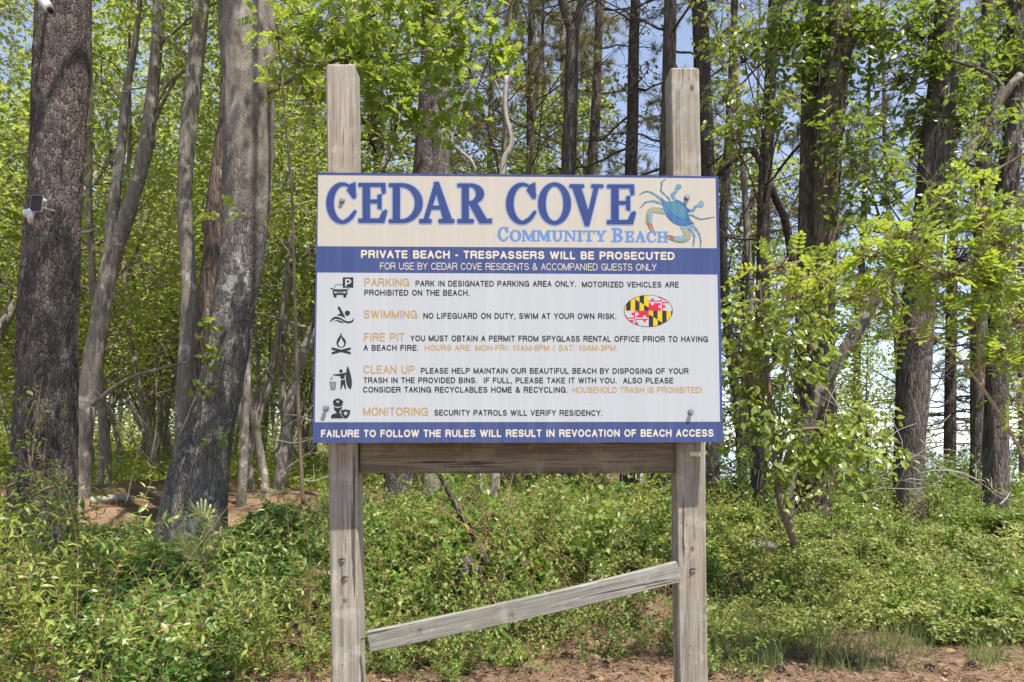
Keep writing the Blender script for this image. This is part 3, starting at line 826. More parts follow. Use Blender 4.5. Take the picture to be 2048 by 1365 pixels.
line("PROHIBITED ON THE BEACH.", 728.7, 939, 579.8, 591.9, 580.3, 592.4, K, 20)
line("SWIMMING", 728, 834.6, 620.6, 637.8, 621, 638, TN, 18)
line("NO LIFEGUARD ON DUTY, SWIM AT YOUR OWN RISK.", 846.7, 1232.6, 626, 638.2, 627, 639.2, K, 20)
line("FIRE PIT", 728, 809, 666.3, 683.3, 666.5, 683.5, TN, 18)
line("YOU MUST OBTAIN A PERMIT FROM SPYGLASS RENTAL OFFICE PRIOR TO HAVING", 820.8, 1415.8, 671, 683.3, 672.8, 685, K, 20)
line("A BEACH FIRE.", 727, 837, 690, 702, 690.2, 702.2, K, 20)
line("HOURS ARE: MON-FRI: 10AM-6PM / SAT: 10AM-3PM.", 849.4, 1234.5, 690, 702, 690.4, 702.6, TN, 18)
line("CLEAN UP", 726.9, 829, 731, 748, 731.2, 748.2, TN, 18)
line("PLEASE HELP MAINTAIN OUR BEAUTIFUL BEACH BY DISPOSING OF YOUR", 841.6, 1377, 736, 748, 736.7, 748.7, K, 20)
line("TRASH IN THE PROVIDED BINS.  IF FULL, PLEASE TAKE IT WITH YOU.  ALSO PLEASE", 727, 1346.6, 755, 767, 755.7, 767.7, K, 20)
line("CONSIDER TAKING RECYCLABLES HOME & RECYCLING.", 726, 1135, 773.8, 785.9, 774, 786.3, K, 20)
line("HOUSEHOLD TRASH IS PROHIBITED!", 1145, 1404, 774, 786.4, 774, 786.6, TN, 18)
line("MONITORING", 726.2, 856, 815, 832, 815.2, 832.2, TN, 18)
line("SECURITY PATROLS WILL VERIFY RESIDENCY.", 868.6, 1205, 820, 832, 820.5, 832.5, K, 20)
line("FAILURE TO FOLLOW THE RULES WILL RESULT IN REVOCATION OF BEACH ACCESS", 641.9, 1427, 860, 875.2, 858.9, 874.2, CR, 22, .0005)

# ---- pictograms (units: 4.4 to a photo pixel)
pic = lambda X, Y: (640 + X / 4.4, 540 + Y / 4.4)
def pictogram(lay, box):
    return printed("pictogram", lay, box, pic, 1.1, .0009)
Wt = M['print_white']
pV, pT = None, None
car = U(s_box(112, 172, 242, 222, 12), s_box(120, 205, 146, 246, 10), s_box(206, 205, 232, 246, 10), s_ell(104, 167, 12, 7), s_box(236, 167, 260, 173, 3),
        s_line(spl([(126, 172), (131, 148), (141, 135), (160, 132), (196, 132)]), 2.6), s_box(200, 67, 294, 158, 1))
pictogram([(car, K), (U(s_box(124, 193, 148, 206, 2), s_box(206, 193, 230, 206, 2), s_box(152, 194, 202, 206, 2)), Wt), (s_box(156, 197, 198, 203, 1), K),
           (D_(U(s_box(222, 82, 236, 146, 1), I_(s_ell(244, 104, 32, 23), s_box(232, 70, 300, 140))), I_(s_ell(244, 104, 17, 10.5), s_box(236, 70, 300, 140))), Wt)], (80, 55, 310, 255))
swim = U(s_line([(167, 335), (193, 385)], 11), s_poly([(145, 404), (186, 378), (200, 372), (226, 426), (196, 412), (160, 402)]), s_ell(242, 382, 23, 23),
         s_poly(np.vstack([spl([(82, 470), (100, 435), (130, 414), (170, 418), (225, 448), (270, 452), (297, 424)]), spl([(297, 426), (292, 455), (262, 471), (225, 466), (180, 440), (135, 434), (100, 452), (82, 470)])])),
         s_poly(np.vstack([spl([(118, 458), (150, 442), (190, 455), (215, 469)], 12), spl([(215, 469), (180, 466), (150, 452), (118, 458)], 12)])))
pictogram([(swim, K)], (75, 318, 305, 480))
fl = s_poly(np.vstack([spl([(187, 546), (192, 580), (222, 615), (228, 648), (215, 676), (187, 686)], 20), spl([(187, 686), (158, 676), (146, 648), (152, 615), (172, 585), (187, 546)], 20)]))
fi = s_poly(np.vstack([spl([(188, 592), (196, 620), (212, 645), (206, 670), (188, 680)], 16), spl([(188, 680), (166, 668), (163, 645), (176, 622), (188, 592)], 16)]))
fire = U(fl, s_poly([(104, 682), (271, 724), (271, 746), (102, 704)]), s_poly([(271, 682), (104, 724), (104, 746), (271, 704)]))
pictogram([(fire, K), (fi, Wt)], (95, 540, 280, 752))
man = U(s_ell(185, 892, 15, 16), s_poly([(112, 922), (176, 915), (228, 905), (232, 918), (218, 930), (216, 958), (184, 964), (180, 938), (112, 928)]), s_poly([(182, 972), (220, 966), (231, 1054), (222, 1054), (204, 1008), (186, 1056), (180, 1056)]),
        s_poly(np.vstack([spl([(241, 845), (262, 890), (281, 980), (276, 1040), (264, 1054)], 16), spl([(264, 1054), (240, 1020), (227, 960), (232, 890), (241, 845)], 16)])),
        s_line([(86, 988), (142, 988)], 2.4), s_line([(86, 988), (98, 1056), (132, 1056), (142, 988)], 2.4), s_line([(96, 990), (105, 1054)], 1.4), s_line([(108, 990), (112, 1054)], 1.4), s_line([(120, 990), (119, 1054)], 1.4),
        s_line([(131, 990), (126, 1054)], 1.4), s_line([(88, 1004), (139, 1004)], 1.5), s_line([(91, 1020), (137, 1020)], 1.5), s_line([(94, 1037), (135, 1037)], 1.5),
        s_line([(90, 966), (96, 948), (116, 942), (112, 958), (92, 966)], 1.6))
pictogram([(man, K)], (78, 838, 290, 1064))
cap = U(s_poly(spl([(112, 1165), (122, 1148), (157, 1132), (192, 1148), (206, 1165), (196, 1182), (198, 1196), (157, 1206), (120, 1196), (120, 1180), (112, 1165)], 40)))
officer = U(cap, s_poly(spl([(122, 1206), (157, 1216), (194, 1206), (190, 1232), (174, 1250), (174, 1262), (196, 1270), (214, 1308)], 24).tolist() + spl([(98, 1308), (98, 1286), (112, 1270), (142, 1262), (142, 1250), (126, 1232), (122, 1206)], 24).tolist()))
sh = s_poly(spl([(226, 1226), (246, 1234), (264, 1234), (264, 1266), (250, 1294), (226, 1310), (202, 1294), (188, 1266), (188, 1234), (206, 1234), (226, 1226)], 50))
star = s_poly([(226 + (23 if k % 2 == 0 else 9.5) * math.sin(k * math.pi / 5), 1264 - (23 if k % 2 == 0 else 9.5) * math.cos(k * math.pi / 5)) for k in range(10)])
pictogram([(D_(officer, grow_(sh, 6)), K), (sh, K), (grow_(star, 0), Wt), (s_poly([(146, 1152), (157, 1156), (168, 1152), (168, 1164), (157, 1174), (146, 1164)]), Wt)], (90, 1125, 275, 1316))

# ---- oval quartered flag emblem (units: 13.65 to a photo pixel)
fx = lambda X, Y: (1230 + X / 13.65, 570 + Y / 13.65)
oval = s_ell(908, 716, 668, 440)
def flag_cells():
    nx, ny = 230, 156
    x = 240 + (np.arange(nx) + .5) * (1336 / nx); y = 276 + (np.arange(ny) + .5) * (880 / ny)
    X, Y = np.meshgrid(x, y)
    inside = oval(X, Y) < 0
    q_yb = ((X < 915) & (Y < 708)) | ((X >= 915) & (Y >= 708))
    colr = np.zeros(X.shape, int)
    # paly of six with a bend counterchanged
    x0 = np.where(X < 915, 180, 918)
    k = np.floor((X - x0) / 122).astype(int)
    bend = np.where(X < 915, (Y - 708) - (X - 915) * 0.64 + 82, (Y - 708) - (X - 918) * 0.62 - 82)
    b = (k % 2 == 0)
    above = bend < 0
    stripe_black = np.where(X < 915, np.where(above, k % 2 == 0, k % 2 == 0), np.where(above, k % 2 == 1, k % 2 == 0))
    # band between two diagonals swaps colours
    bl = np.where(X < 915, (Y - 708) - (X - 915) * 0.62, (Y - 708) - (X - 918) * 0.62)
    lo = np.where(X < 915, -85, 95); 
    swap = (bl > lo)
    sb = np.where(X < 915, np.where(swap, k % 2 == 0, k % 2 == 0), 0)
    base_black = np.where(X < 915, k % 2 == 0, k % 2 == 0)
    mid = np.where(X < 915, bl > 0, bl > 95)
    black = base_black ^ (np.where(X < 915, (bl > -85), (bl < 95)))
    colr = np.where(q_yb, np.where(black, 0, 1), 2)
    # cross bottony quarters
    s = np.where(X >= 915, 1, -1)
    cx_, cy_ = np.where(X >= 915, 1282, 545), np.where(X >= 915, 468, 930)
    u, v = (X - cx_) * 1.0, (Y - cy_) * 1.0
    fieldred = np.where(X >= 915, (u < 0) ^ (v < 0), (u < 0) ^ (v < 0))
    fieldred = (u * v < 0)
    colr2 = np.where(fieldred, 3, 2)
    ctr_ = np.maximum(np.abs(u) < 34, 0)
    arm = ((np.abs(v) < 34) & (np.abs(u) < 360)) | ((np.abs(u) < 34) & (np.abs(v) < 235))
    for (bx, by) in ((-262, 0), (262, 0), (0, -130), (0, 130)):
        for sg in (-1, 1):
            ox, oy = (bx, sg * 55) if by == 0 else (sg * 58, by)
            arm |= ((u - ox) ** 2 + (v - oy) ** 2) < 40 ** 2
    colr2 = np.where(arm, np.where(fieldred, 2, 3), colr2)
    return X, Y, inside, np.where(q_yb, colr, colr2), 1336 / nx / 2, 880 / ny / 2
X, Y, ins, cc, hx, hy = flag_cells()
g = Geo()
V, Fs = fill_field(oval, 225, 262, 1600, 1172, 12.0)
g.add(on_sign(*fx(V[:, 0], V[:, 1]), .0008), Fs, 0)
inner = s_ell(908, 716, 652, 426)
ins = inner(X, Y) < 0
for c in range(4):
    m_ = ins & (cc == c)
    xs_, ys_ = X[m_], Y[m_]
    if c == 0:
        continue
    q = np.stack([np.stack([xs_ - hx, ys_ - hy], -1), np.stack([xs_ - hx, ys_ + hy], -1), np.stack([xs_ + hx, ys_ + hy], -1), np.stack([xs_ + hx, ys_ - hy], -1)], 1).reshape(-1, 2)
    k = np.arange(len(xs_))[:, None] * 4
    g.add(on_sign(*fx(q[:, 0], q[:, 1]), .0011), np.concatenate([k + [0, 1, 2], k + [0, 2, 3]]), c)
sub(g.build("flag_emblem", [M['print_black'], M['print_yellow'], M['print_white'], M['print_red']]))

# ---- blue crab emblem (units: 8.03 to a photo pixel)
cxy = lambda X, Y: (1240 + X / 8.03, 340 + Y / 8.03)
shell = s_poly(np.vstack([spl([(655, 440), (700, 488), (770, 514), (840, 512), (905, 490), (960, 500), (1040, 560), (1090, 625), (1135, 640), (1118, 668), (1092, 690), (1100, 745), (1150, 830), (1195, 864)], 40),
                          spl([(1195, 864), (1130, 868), (1060, 900), (990, 898), (880, 860), (800, 800), (745, 730), (705, 640), (684, 520), (655, 440)], 36)]))
core = s_poly(spl([(740, 530), (900, 520), (1020, 600), (1070, 720), (1050, 790), (960, 770), (840, 700), (770, 620), (740, 530)], 40))
legs = [([(660, 480), (600, 430), (520, 378), (440, 350), (380, 362), (305, 408)], 22, 5), ([(690, 545), (600, 525), (525, 505), (400, 530), (365, 575), (318, 618)], 24, 5), ([(800, 498), (770, 450), (690, 375), (655, 330), (670, 240), (665, 205), (730, 150)], 15, 8),
        ([(888, 490), (850, 440), (840, 400), (880, 370), (905, 320)], 26, 26), ([(1110, 655), (1170, 655), (1210, 600), (1270, 570)], 24, 24), ([(1100, 725), (1160, 735), (1230, 775), (1300, 795), (1400, 780), (1520, 762)], 16, 6),
        ([(1090, 890), (1140, 970), (1190, 1060), (1185, 1150), (1172, 1228)], 28, 9), ([(1150, 880), (1220, 960), (1270, 1040), (1295, 1150), (1288, 1245)], 24, 8)]
lf = U(*[s_line(spl(p, 14), a, b) for p, a, b in legs], s_ell(940, 275, 48, 40), s_ell(1302, 555, 40, 54))
lf_in = U(*[s_line(spl(p, 14), max(a - 9, 2), max(b - 7, 1)) for p, a, b in legs], s_ell(940, 275, 36, 30), s_ell(1302, 555, 30, 43))
joints = U(*[s_line([np.array(p[i]) + [-16, 8], np.array(p[i]) + [16, -8]], 4) for p, _, _ in legs for i in range(1, len(p) - 1)], s_line([(930, 300), (925, 250)], 3), s_line([(955, 290), (960, 245)], 3))
arms = U(s_line(spl([(705, 670), (600, 655), (520, 650), (470, 690), (450, 790), (452, 850)], 18), 42, 30), s_line(spl([(1030, 900), (1050, 980), (1090, 1050), (1060, 1110), (960, 1130), (870, 1110)], 18), 50, 36))
palms = U(s_line([(500, 715), (495, 860)], 26, 22), s_line([(1010, 1085), (870, 1100)], 30, 24), s_line([(705, 690), (650, 660)], 20, 12), s_line([(985, 925), (1060, 915)], 22, 20))
gre = U(s_line(spl([(452, 740), (440, 850)], 6), 16, 10), s_line(spl([(880, 1142), (980, 1150), (1060, 1120)], 8), 16, 14))
claw = U(s_line([(455, 860), (475, 930), (515, 995)], 17, 4), s_line([(505, 880), (525, 940), (550, 992)], 13, 4), s_line([(860, 1085), (800, 1062), (745, 1050)], 16, 4), s_line([(850, 1125), (800, 1110), (745, 1085)], 14, 4))
spikes = U(s_poly([(650, 435), (700, 480), (690, 510)]), s_poly([(1200, 866), (1140, 815), (1130, 850)]))
hl = U(*[s_line(spl(p, 8), 4, 2) for p in ([(700, 590), (730, 650), (770, 690)], [(860, 690), (900, 735), (950, 745)], [(970, 640), (985, 680), (975, 700)], [(1010, 620), (1040, 660), (1035, 700)], [(1030, 850), (1080, 850), (1120, 838)], [(990, 830), (1000, 860)])])
printed("crab_emblem", [(U(lf, grow_(arms, 6)), M['crab_line']), (lf_in, M['crab_pale']), (arms, M['crab_sand']), (palms, M['crab_pale']), (gre, M['crab_green']), (joints, M['crab_line']), (claw, M['crab_red']),
                        (shell, M['crab_blue']), (core, M['crab_teal']), (spikes, M['crab_red']), (hl, M['crab_pale'])], (280, 130, 1540, 1260), cxy, 6.0, .0009)

# ---- bolts, nails
def bolt(px, py, stand, rr=.0108):
    c = on_sign(px, py, 0); ax_ = PN
    u = norm(np.cross(ax_, [0, 0, 1.0])); w = np.cross(ax_, u)
    def ring_(r_, d, n_=6, ph=.3):
        a = np.arange(n_) / n_ * 2 * np.pi + ph
        return c + ax_ * d + r_ * (np.cos(a)[:, None] * u + np.sin(a)[:, None] * w)
    g = Geo()
    def prism(rings):
        n_ = len(rings[0]); V = np.concatenate(rings + [rings[-1].mean(0)[None]]); F_ = []
        for i in range(len(rings) - 1):
            for j in range(n_):
                j2 = (j + 1) % n_
                F_ += [(i * n_ + j, i * n_ + j2, (i + 1) * n_ + j2), (i * n_ + j, (i + 1) * n_ + j2, (i + 1) * n_ + j)]
        b = (len(rings) - 1) * n_
        F_ += [(b + j, b + (j + 1) % n_, len(V) - 1) for j in range(n_)]
        g.add(V, F_)
    prism([ring_(rr * 1.25, .0013, 20), ring_(rr * 1.25, .003, 20), ring_(rr * .5, .0032, 20)])
    prism([ring_(rr * .62, .001, 14), ring_(rr * .62, stand, 14)])
    prism([ring_(rr * .98, stand), ring_(rr, stand + .001), ring_(rr, stand + .0075), ring_(rr * .86, stand + .009)])
    return shift(g.build("bolt", M['steel']), SIGN)
for b in ((684.5, 402, .004), (1373.5, 396, .006), (652.5, 817, .013), (1381, 825, .012)):
    bolt(*b)
def speck(px, py, d, r_, mat, name, h=.004):
    c = P(px, py, d); g = Geo()
    a = np.arange(8) / 8 * 2 * np.pi
    ring0 = c + np.stack([np.cos(a) * r_, a * 0, np.sin(a) * r_ * 1.2], -1)
    V = np.vstack([ring0 + [0, .003, 0], ring0 * .55 + c * .45 + [0, -h, 0], c[None] + [0, -h, 0]])
    Fs = []
    for j in range(8):
        j2 = (j + 1) % 8
        Fs += [(j, j2, 8 + j2), (j, 8 + j2, 8 + j), (8 + j, 8 + j2, 16)]
    g.add(V, Fs)
    return shift(g.build(name, mat), SIGN)
for px, py in ((683, 913), (688, 1044), (689, 1157), (685, 1329), (1374, 1050), (1379, 1310), (1380, 1292)):
    speck(px, py, PF, .0035, M['rust'], "nail", .002)
speck(1345, 1147.5, PF - .0465, .0055, M['rust'], "nail", .002)
for sx, sy in ((838, 1262), (1022, 1231), (1207, 1199)):                # staples on the rail
    g = Geo(); d_ = PF - .0475
    tube(g, [P(sx - 3, sy + 5, d_), P(sx - 1, sy - 6, d_), P(sx + 5, sy - 7, d_), P(sx + 4, sy + 4, d_)], [.0011] * 4, 5)
    shift(g.build("staple", M['rust']), SIGN)
g = Geo(); tube(g, [P(722, 1279, PF + .03), P(731, 1277, PF - .02), P(741, 1276, PF - .045)], [.003, .003, .004], 7)
shift(g.build("nail", M['rust']), SIGN)
for sx, sy, a in ((684, 1119, 1), (690, 1155, 0), (1386, 1139, 1)):
    g = Geo(); tube(g, [P(sx - 6, sy + 1, PF - .002), P(sx, sy - 1, PF - .010), P(sx + 7, sy, PF - .006)], [.003, .005, .002], 6)
    shift(g.build("splinter", M['rust']), SIGN)
speck(958, 897.5, PF + .03, .0075, plain("green_pin", (0.03, 0.28, 0.12), .4), "push_pin", .006)
g = Geo()
tube(g, [P(1381, 908, PF), P(1400, 909, PF - .03)], [.011, .012], 8)
shift(g.build("rope_stub", plain("pale_rope", (0.62, 0.60, 0.42), .9)), SIGN)

# ------------------------------------------------------------------ ground, water
def ground_mat():
    m = NT("forest_floor")
    co = m.coords()
    n1 = m.noise(co, 1.1, 5, .6)
    n2 = m.noise(m.n("Mapping", Vector=co, Scale=(60, 60, 60), Rotation=(0, 0, .6)), 1.0, 5, .7, 1.5)
    n3 = m.noise(m.n("Mapping", Vector=co, Scale=(9, 9, 9)), 1.0, 4, .6)
    straw = m.ramp(n2, [(0.28, (0.10, 0.058, 0.036)), (0.5, (0.24, 0.15, 0.095)), (0.72, (0.40, 0.28, 0.185))])
    soil = m.ramp(n3, [(0.3, (0.085, 0.055, 0.036)), (0.7, (0.22, 0.145, 0.095))])
    c = m.mix(m.ramp(n1, [(0.42, 0.0), (0.62, 1.0)]), straw, soil)
    b = m.n("Bump", Strength=.8, Distance=.03, Height=m.mix(.5, n2, n3))
    return m.out(m.bsdf(Base_Color=c, Roughness=.95, Normal=b, Specular_IOR_Level=.15))
def axis(lo, hi, step, far):
    a = np.arange(lo, hi + 1e-6, step); k = np.geomspace(step, far - hi, 26)
    return np.concatenate([lo - k[::-1], a, hi + k])
gx, gy = axis(-16, 16, .14, 1800), axis(0, 26, .14, 1800)
GX, GY = np.meshgrid(gx, gy)
GZ = ground_z(GX, np.clip(GY, -30, 90)) 
V = np.stack([GX, GY, GZ], -1).reshape(-1, 3)
nx = len(gx); i = (np.arange(len(gy) - 1)[:, None] * nx + np.arange(nx - 1)[None]).ravel()
g = Geo(); g.add(V, np.concatenate([np.stack([i, i + 1, i + nx + 1], -1), np.stack([i, i + nx + 1, i + nx], -1)]))
setting(g.build("ground", ground_mat(), None, True), "structure", "brown forest floor of pine straw and soil")
def water_mat():
    m = NT("sea_water")
    b = m.n("Bump", Strength=.25, Distance=.2, Height=m.noise(m.coords((.5, 1.4, 1)), 1.2, 4, .6))
    return m.out(m.bsdf(Base_Color=(0.10, 0.17, 0.22), Roughness=.12, Normal=b, Specular_IOR_Level=.5))
g = Geo(); g.quad((-50, 20, -2.0), (6000, 20, -2.0), (6000, 9000, -2.0), (-50, 9000, -2.0))
setting(g.build("water", water_mat()), "structure", "calm pale blue bay water beyond the trees")

# ------------------------------------------------------------------ trees traced where they stand
def px_line(rows, d):
    """rows: (px, py, width px[, extra depth]) -> points, radii"""
    pts, rad = [], []
    for r in rows:
        dd = d + (r[3] if len(r) > 3 else 0)
        pts.append(P(r[0], r[1], dd)); rad.append(r[2] / 2 / F_PX * dd)
    return np.array(pts), np.array(rad)

def trunk_path(rows, d, top, lean_keep=0.4):
    pts, rad = px_line(rows, d)
    if pts[0, 2] > pts[-1, 2]:
        pts, rad = pts[::-1], rad[::-1]
    gz = float(ground_z(pts[0, 0], pts[0, 1])) - .25
    if pts[0, 2] > gz:
        dn = (pts[0] - pts[1]) / (pts[1, 2] - pts[0, 2]); dn[:2] *= .5
        pts = np.vstack([pts[0] + dn * (pts[0, 2] - gz), pts]); rad = np.concatenate([[rad[0] * 1.06], rad])
    if top and pts[-1, 2] < top:
        k = max(2, int((top - pts[-1, 2]) / 2)); dv = (pts[-1] - pts[-2]) / max(pts[-1, 2] - pts[-2, 2], .1)
        q, r = [pts[-1]], [rad[-1]]
        for j in range(k):
            dv = np.array([dv[0] * .75, dv[1] * .75, 1.0])
            q.append(q[-1] + dv * (top - pts[-1, 2]) / k); r.append(rad[-1] * (1 - .8 * (j + 1) / k))
        pts = np.vstack([pts, q[1:]]); rad = np.concatenate([rad, r[1:]])
    return pts, rad

def put_trunk(g, pts, rad, segs, ridges=0.0, rough=.05, seed=0, flare=None, per_m=9):
    L = np.linalg.norm(np.diff(pts, axis=0), axis=1).sum()
    n = max(8, int(L * per_m))
    q = resample(np.hstack([pts, rad[:, None]]), n)
    tube(g, q[:, :3], np.maximum(q[:, 3], .004), segs, 0, rough, seed, ridges, flare)
    return q

def blob_sprays(gl, gt, rng, blobs, d, k=12, tl=.30, size=.07, shape='oval', dens=1.0, up=.9, droop=.3, kind='spray', pairs=6, var=.35, hold=None):
    for b in blobs:
        px, py, rx, ry = b[:4]; dd = d + (b[4] if len(b) > 4 else 0)
        c = P(px, py, dd); sx, sz = rx / F_PX * dd, ry / F_PX * dd
        n = max(4, int(dens * (rx * ry) / 190.0))
        u = rdir(rng, n) * (rng.random(n) ** (1 / 2.2))[:, None]
        A = c + u * np.array([sx, min(sx, .9) * .8 + .05, sz])
        hub = c - np.array([0, 0, sz * .4])
        if hold is not None:                       # a branch from the nearest wood carries the clump
            j = int(np.argmin(np.linalg.norm(hold - (hub - [0, 0, .35]), axis=1))); v = hub - hold[j]
            if .05 < np.linalg.norm(v) < 3.0:
                br = resample(np.array([hold[j], hold[j] + v * .5 + rng.normal(size=3) * .06 + [0, 0, .05], hub]), 9)
                tube(gt, br, np.linspace(.013, .006, 9), 6)
        D = norm((A - hub) * np.array([1, 1, .35]) + rng.normal(size=(n, 3)) * .12)
        if kind == 'pinnate':
            pinnate(gl, gt, rng, A, D + np.array([0, -.25, 0]), .20, pairs, size)
        else:
            sprays(gl, rng, A, D, k, tl, size, shape, up, .045, droop, 0, var)
        for a in A:
            p = curve_branch(rng, hub + (a - hub) * .1, a - hub, np.linalg.norm(a - hub) * .9, 4, .12)
            tube(gt, p, np.linspace(.006, .0022, 5), 3)

def crown_broad(gt, gl, rng, q, z0, z1, nb, length, leaf=.085, k=12, shape='rhomb', depth=2, tl=.5, elev=.35, spread=.16):
    A, D = [], []
    zs = q[:, 2]
    for i in range(nb):
        z = z0 + (z1 - z0) * (i + rng.random()) / nb
        j = min(int(np.searchsorted(zs, z)), len(q) - 1)
        az = i * 2.4 + rng.normal() * .4
        L = length * (1 - .45 * (z - z0) / max(z1 - z0, .1)) * rng.uniform(.7, 1.15)
        e = elev + .5 * (z - z0) / max(z1 - z0, .1) + rng.normal() * .12
        d = np.array([math.cos(az) * math.cos(e), math.sin(az) * math.cos(e), math.sin(e)])
        b = curve_branch(rng, q[j, :3], d, L, 7, .13, .02)
        ramify(gt, rng, b, max(.01, min(q[j, 3] * .5, .012 * L + .006)), depth, A, D, 4, .5, 5, .18, .03, .9)
    sprays(gl, rng, np.array(A), np.array(D), k, tl, leaf, shape, .8, spread, .25)

def crown_pine(gt, gl, rng, q, z0, z1, nb, length, dead_from=None, ndead=0, k=22, wid=.0065, nl=.17, dead_len=2.0):
    A, D = [], []
    zs = q[:, 2]
    for i in range(nb):
        z = z0 + (z1 - z0) * (i + rng.random()) / nb
        j = min(int(np.searchsorted(zs, z)), len(q) - 1)
        az = i * 2.4 + rng.normal() * .5
        f = (z - z0) / max(z1 - z0, .1)
        L = length * (1 - .6 * f) * rng.uniform(.7, 1.2); e = -.05 + .6 * f + rng.normal() * .12
        d = np.array([math.cos(az) * math.cos(e), math.sin(az) * math.cos(e), math.sin(e)])
        b = curve_branch(rng, q[j, :3], d, L, 7, .12, .04)
        ramify(gt, rng, b, max(.012, min(q[j, 3] * .35, .01 * L + .006)), 2, A, D, 4, .42, 5, .2, .06, .9)
    if len(A):
        tufts(gl, rng, np.array(A), np.array(D), k, nl, wid, .8)
    a2, d2 = [], []
    for i in range(ndead):
        z = dead_from + (z0 + 1.0 - dead_from) * rng.random()
        j = min(int(np.searchsorted(zs, z)), len(q) - 1)
        az = rng.random() * 6.28; e = rng.normal() * .2 - .05
        d = np.array([math.cos(az) * math.cos(e), math.sin(az) * math.cos(e), math.sin(e)])
        b = curve_branch(rng, q[j, :3], d, dead_len * rng.uniform(.35, 1.2), 7, .2, -.01)
        ramify(gt, rng, b, min(.022, q[j, 3] * .3), 2 if rng.random() < .5 else 1, a2, d2, 4, .5, 4, .28, .0, .8, .2, .0028)

def finish(name, label, cat, base, gt, gl, bark, leafm, group=None, extra=()):
    base = np.array([base[0], base[1], float(ground_z(base[0], base[1]))])
    t = thing(name, label, cat, base, group)
    bpy.context.view_layer.update()
    if gt.n: shift(gt.build("trunk", bark, None, True), t)
    if gl.n: shift(gl.build("crown", leafm), t)
    for nm, gg, mm in extra:
        if gg.n: shift(gg.build(nm, mm, None, nm in ("limb", "branch", "twigs")), t)
    return t

TREES = {}
# --- big pine, left edge
rng = np.random.default_rng(11)
pts, rad = trunk_path([(127, 0, 98), (116, 300, 95), (106, 450, 99), (95, 700, 106), (90, 880, 112), (86, 1010, 118)], 8.0, 17)
gt, gl = Geo(), Geo()
q = put_trunk(gt, pts, rad, 96, .014, .05, 3, None, 40)
crown_pine(gt, gl, rng, q, 9.5, 17, 11, 3.4, None, 0, 22, .007)
TREES['pine_a'] = finish("pine_tree", "thick pine trunk at the left edge carrying a small camera and solar panel", "tree", pts[0], gt, gl, M['bark_pine'], M['needle_pine'])

# --- leaning two-toned tree beside it, with maple-like leaves over the sign's left post
rng = np.random.default_rng(12)
pts, rad = trunk_path([(494, 0, 108), (496, 130, 100), (497, 250, 96), (494, 400, 92), (484, 520, 84), (468, 610, 80), (455, 700, 80), (434, 800, 84), (408, 900, 104), (390, 1000, 122), (382, 1085, 138)], 8.5, 14)
gt, gl = Geo(), Geo()
q = put_trunk(gt, pts, rad, 96, .008, .05, 8, None, 34)
lp, lr = px_line([(540, 185, 12), (600, 148, 9, -.4), (680, 120, 7, -.8), (790, 110, 5, -1.0), (930, 90, 3, -1.1)], 8.4)
tube(gt, resample(lp, 20), np.interp(np.linspace(0, 1, 20), np.linspace(0, 1, 5), lr), 8)
crown_broad(gt, gl, rng, q, 8.0, 14, 12, 3.4, .10, 7)
A, D = [], []
for tgt, z in (((.1, 3.3, 9.2), 7.6), ((-1.6, 3.2, 9.6), 8.4), ((.7, 4.3, 10.0), 8.9), ((-2.6, 4.4, 10.5), 9.4)):        # unseen limbs added above the view to cast shade on the brush
    j = int(np.searchsorted(q[:, 2], z)); v = np.array(tgt) - q[j, :3]
    ramify(gt, rng, curve_branch(rng, q[j, :3], v, np.linalg.norm(v) * 1.1, 9, .05), .05, 2, A, D, 5, .38, 6, .16, .03, .9, .45)
sprays(gl, rng, np.array(A), np.array(D), 22, .55, .11, 'rhomb', .8, .2, .25)
blob_sprays(gl, gt, rng, [(690, 20, 90, 40), (800, 20, 110, 40), (900, 60, 100, 50), (780, 100, 110, 60), (690, 110, 70, 60), (860, 150, 70, 45), (750, 185, 70, 40), (960, 85, 60, 35), (650, 190, 50, 35),
                           (830, 245, 50, 22), (640, 60, 60, 60), (800, 210, 60, 25), (1000, 60, 40, 30), (930, 210, 30, 20)], 7.5, 8, .36, .10, 'maple', .62, .8, .4)
TREES['oak'] = finish("leaning_tree", "leaning thick tree, pale smooth bark above and dark rough bark below", "tree", pts[0], gt, gl, M['bark_oak'], M['leaf_mid'])

def simple_tree(key, name, label, rows, d, top, bark, leafm, seed, kind, segs=20, ridges=.004, group=None, limbs=(), blobs=None, per_m=10, crown=None, **bk):
    rng = np.random.default_rng(seed)
    pts, rad = trunk_path(rows, d, top)
    gt, gl = Geo(), Geo()
    q = put_trunk(gt, pts, rad, segs, ridges, .06, seed, None, per_m)
    for rows_ in limbs:
        lp, lr = px_line(rows_, d)
        n = 6 * len(lp)
        tube(gt, resample(lp, n), np.interp(np.linspace(0, 1, n), np.linspace(0, 1, len(lr)), lr), 10, 0, .06, seed + 5)
    c = dict(crown or {})
    if kind == 'broad':
        crown_broad(gt, gl, rng, q, c.get('z0', 6.5), q[-1, 2], c.get('nb', 12), c.get('len', 2.6), c.get('leaf', .085), c.get('k', 10), 'rhomb')
    elif kind == 'pine':
        crown_pine(gt, gl, rng, q, c.get('z0', 9), q[-1, 2], c.get('nb', 16), c.get('len', 3.0), c.get('dead', 2.2), c.get('ndead', 10), 22, c.get('wid', .0065), .17, c.get('dlen', 2.0))
    if blobs:
        blob_sprays(gl, gt, rng, blobs, d, hold=q[:, :3], **bk)
    TREES[key] = finish(name, label, "tree", pts[0], gt, gl, bark, leafm, group)
    return TREES[key]

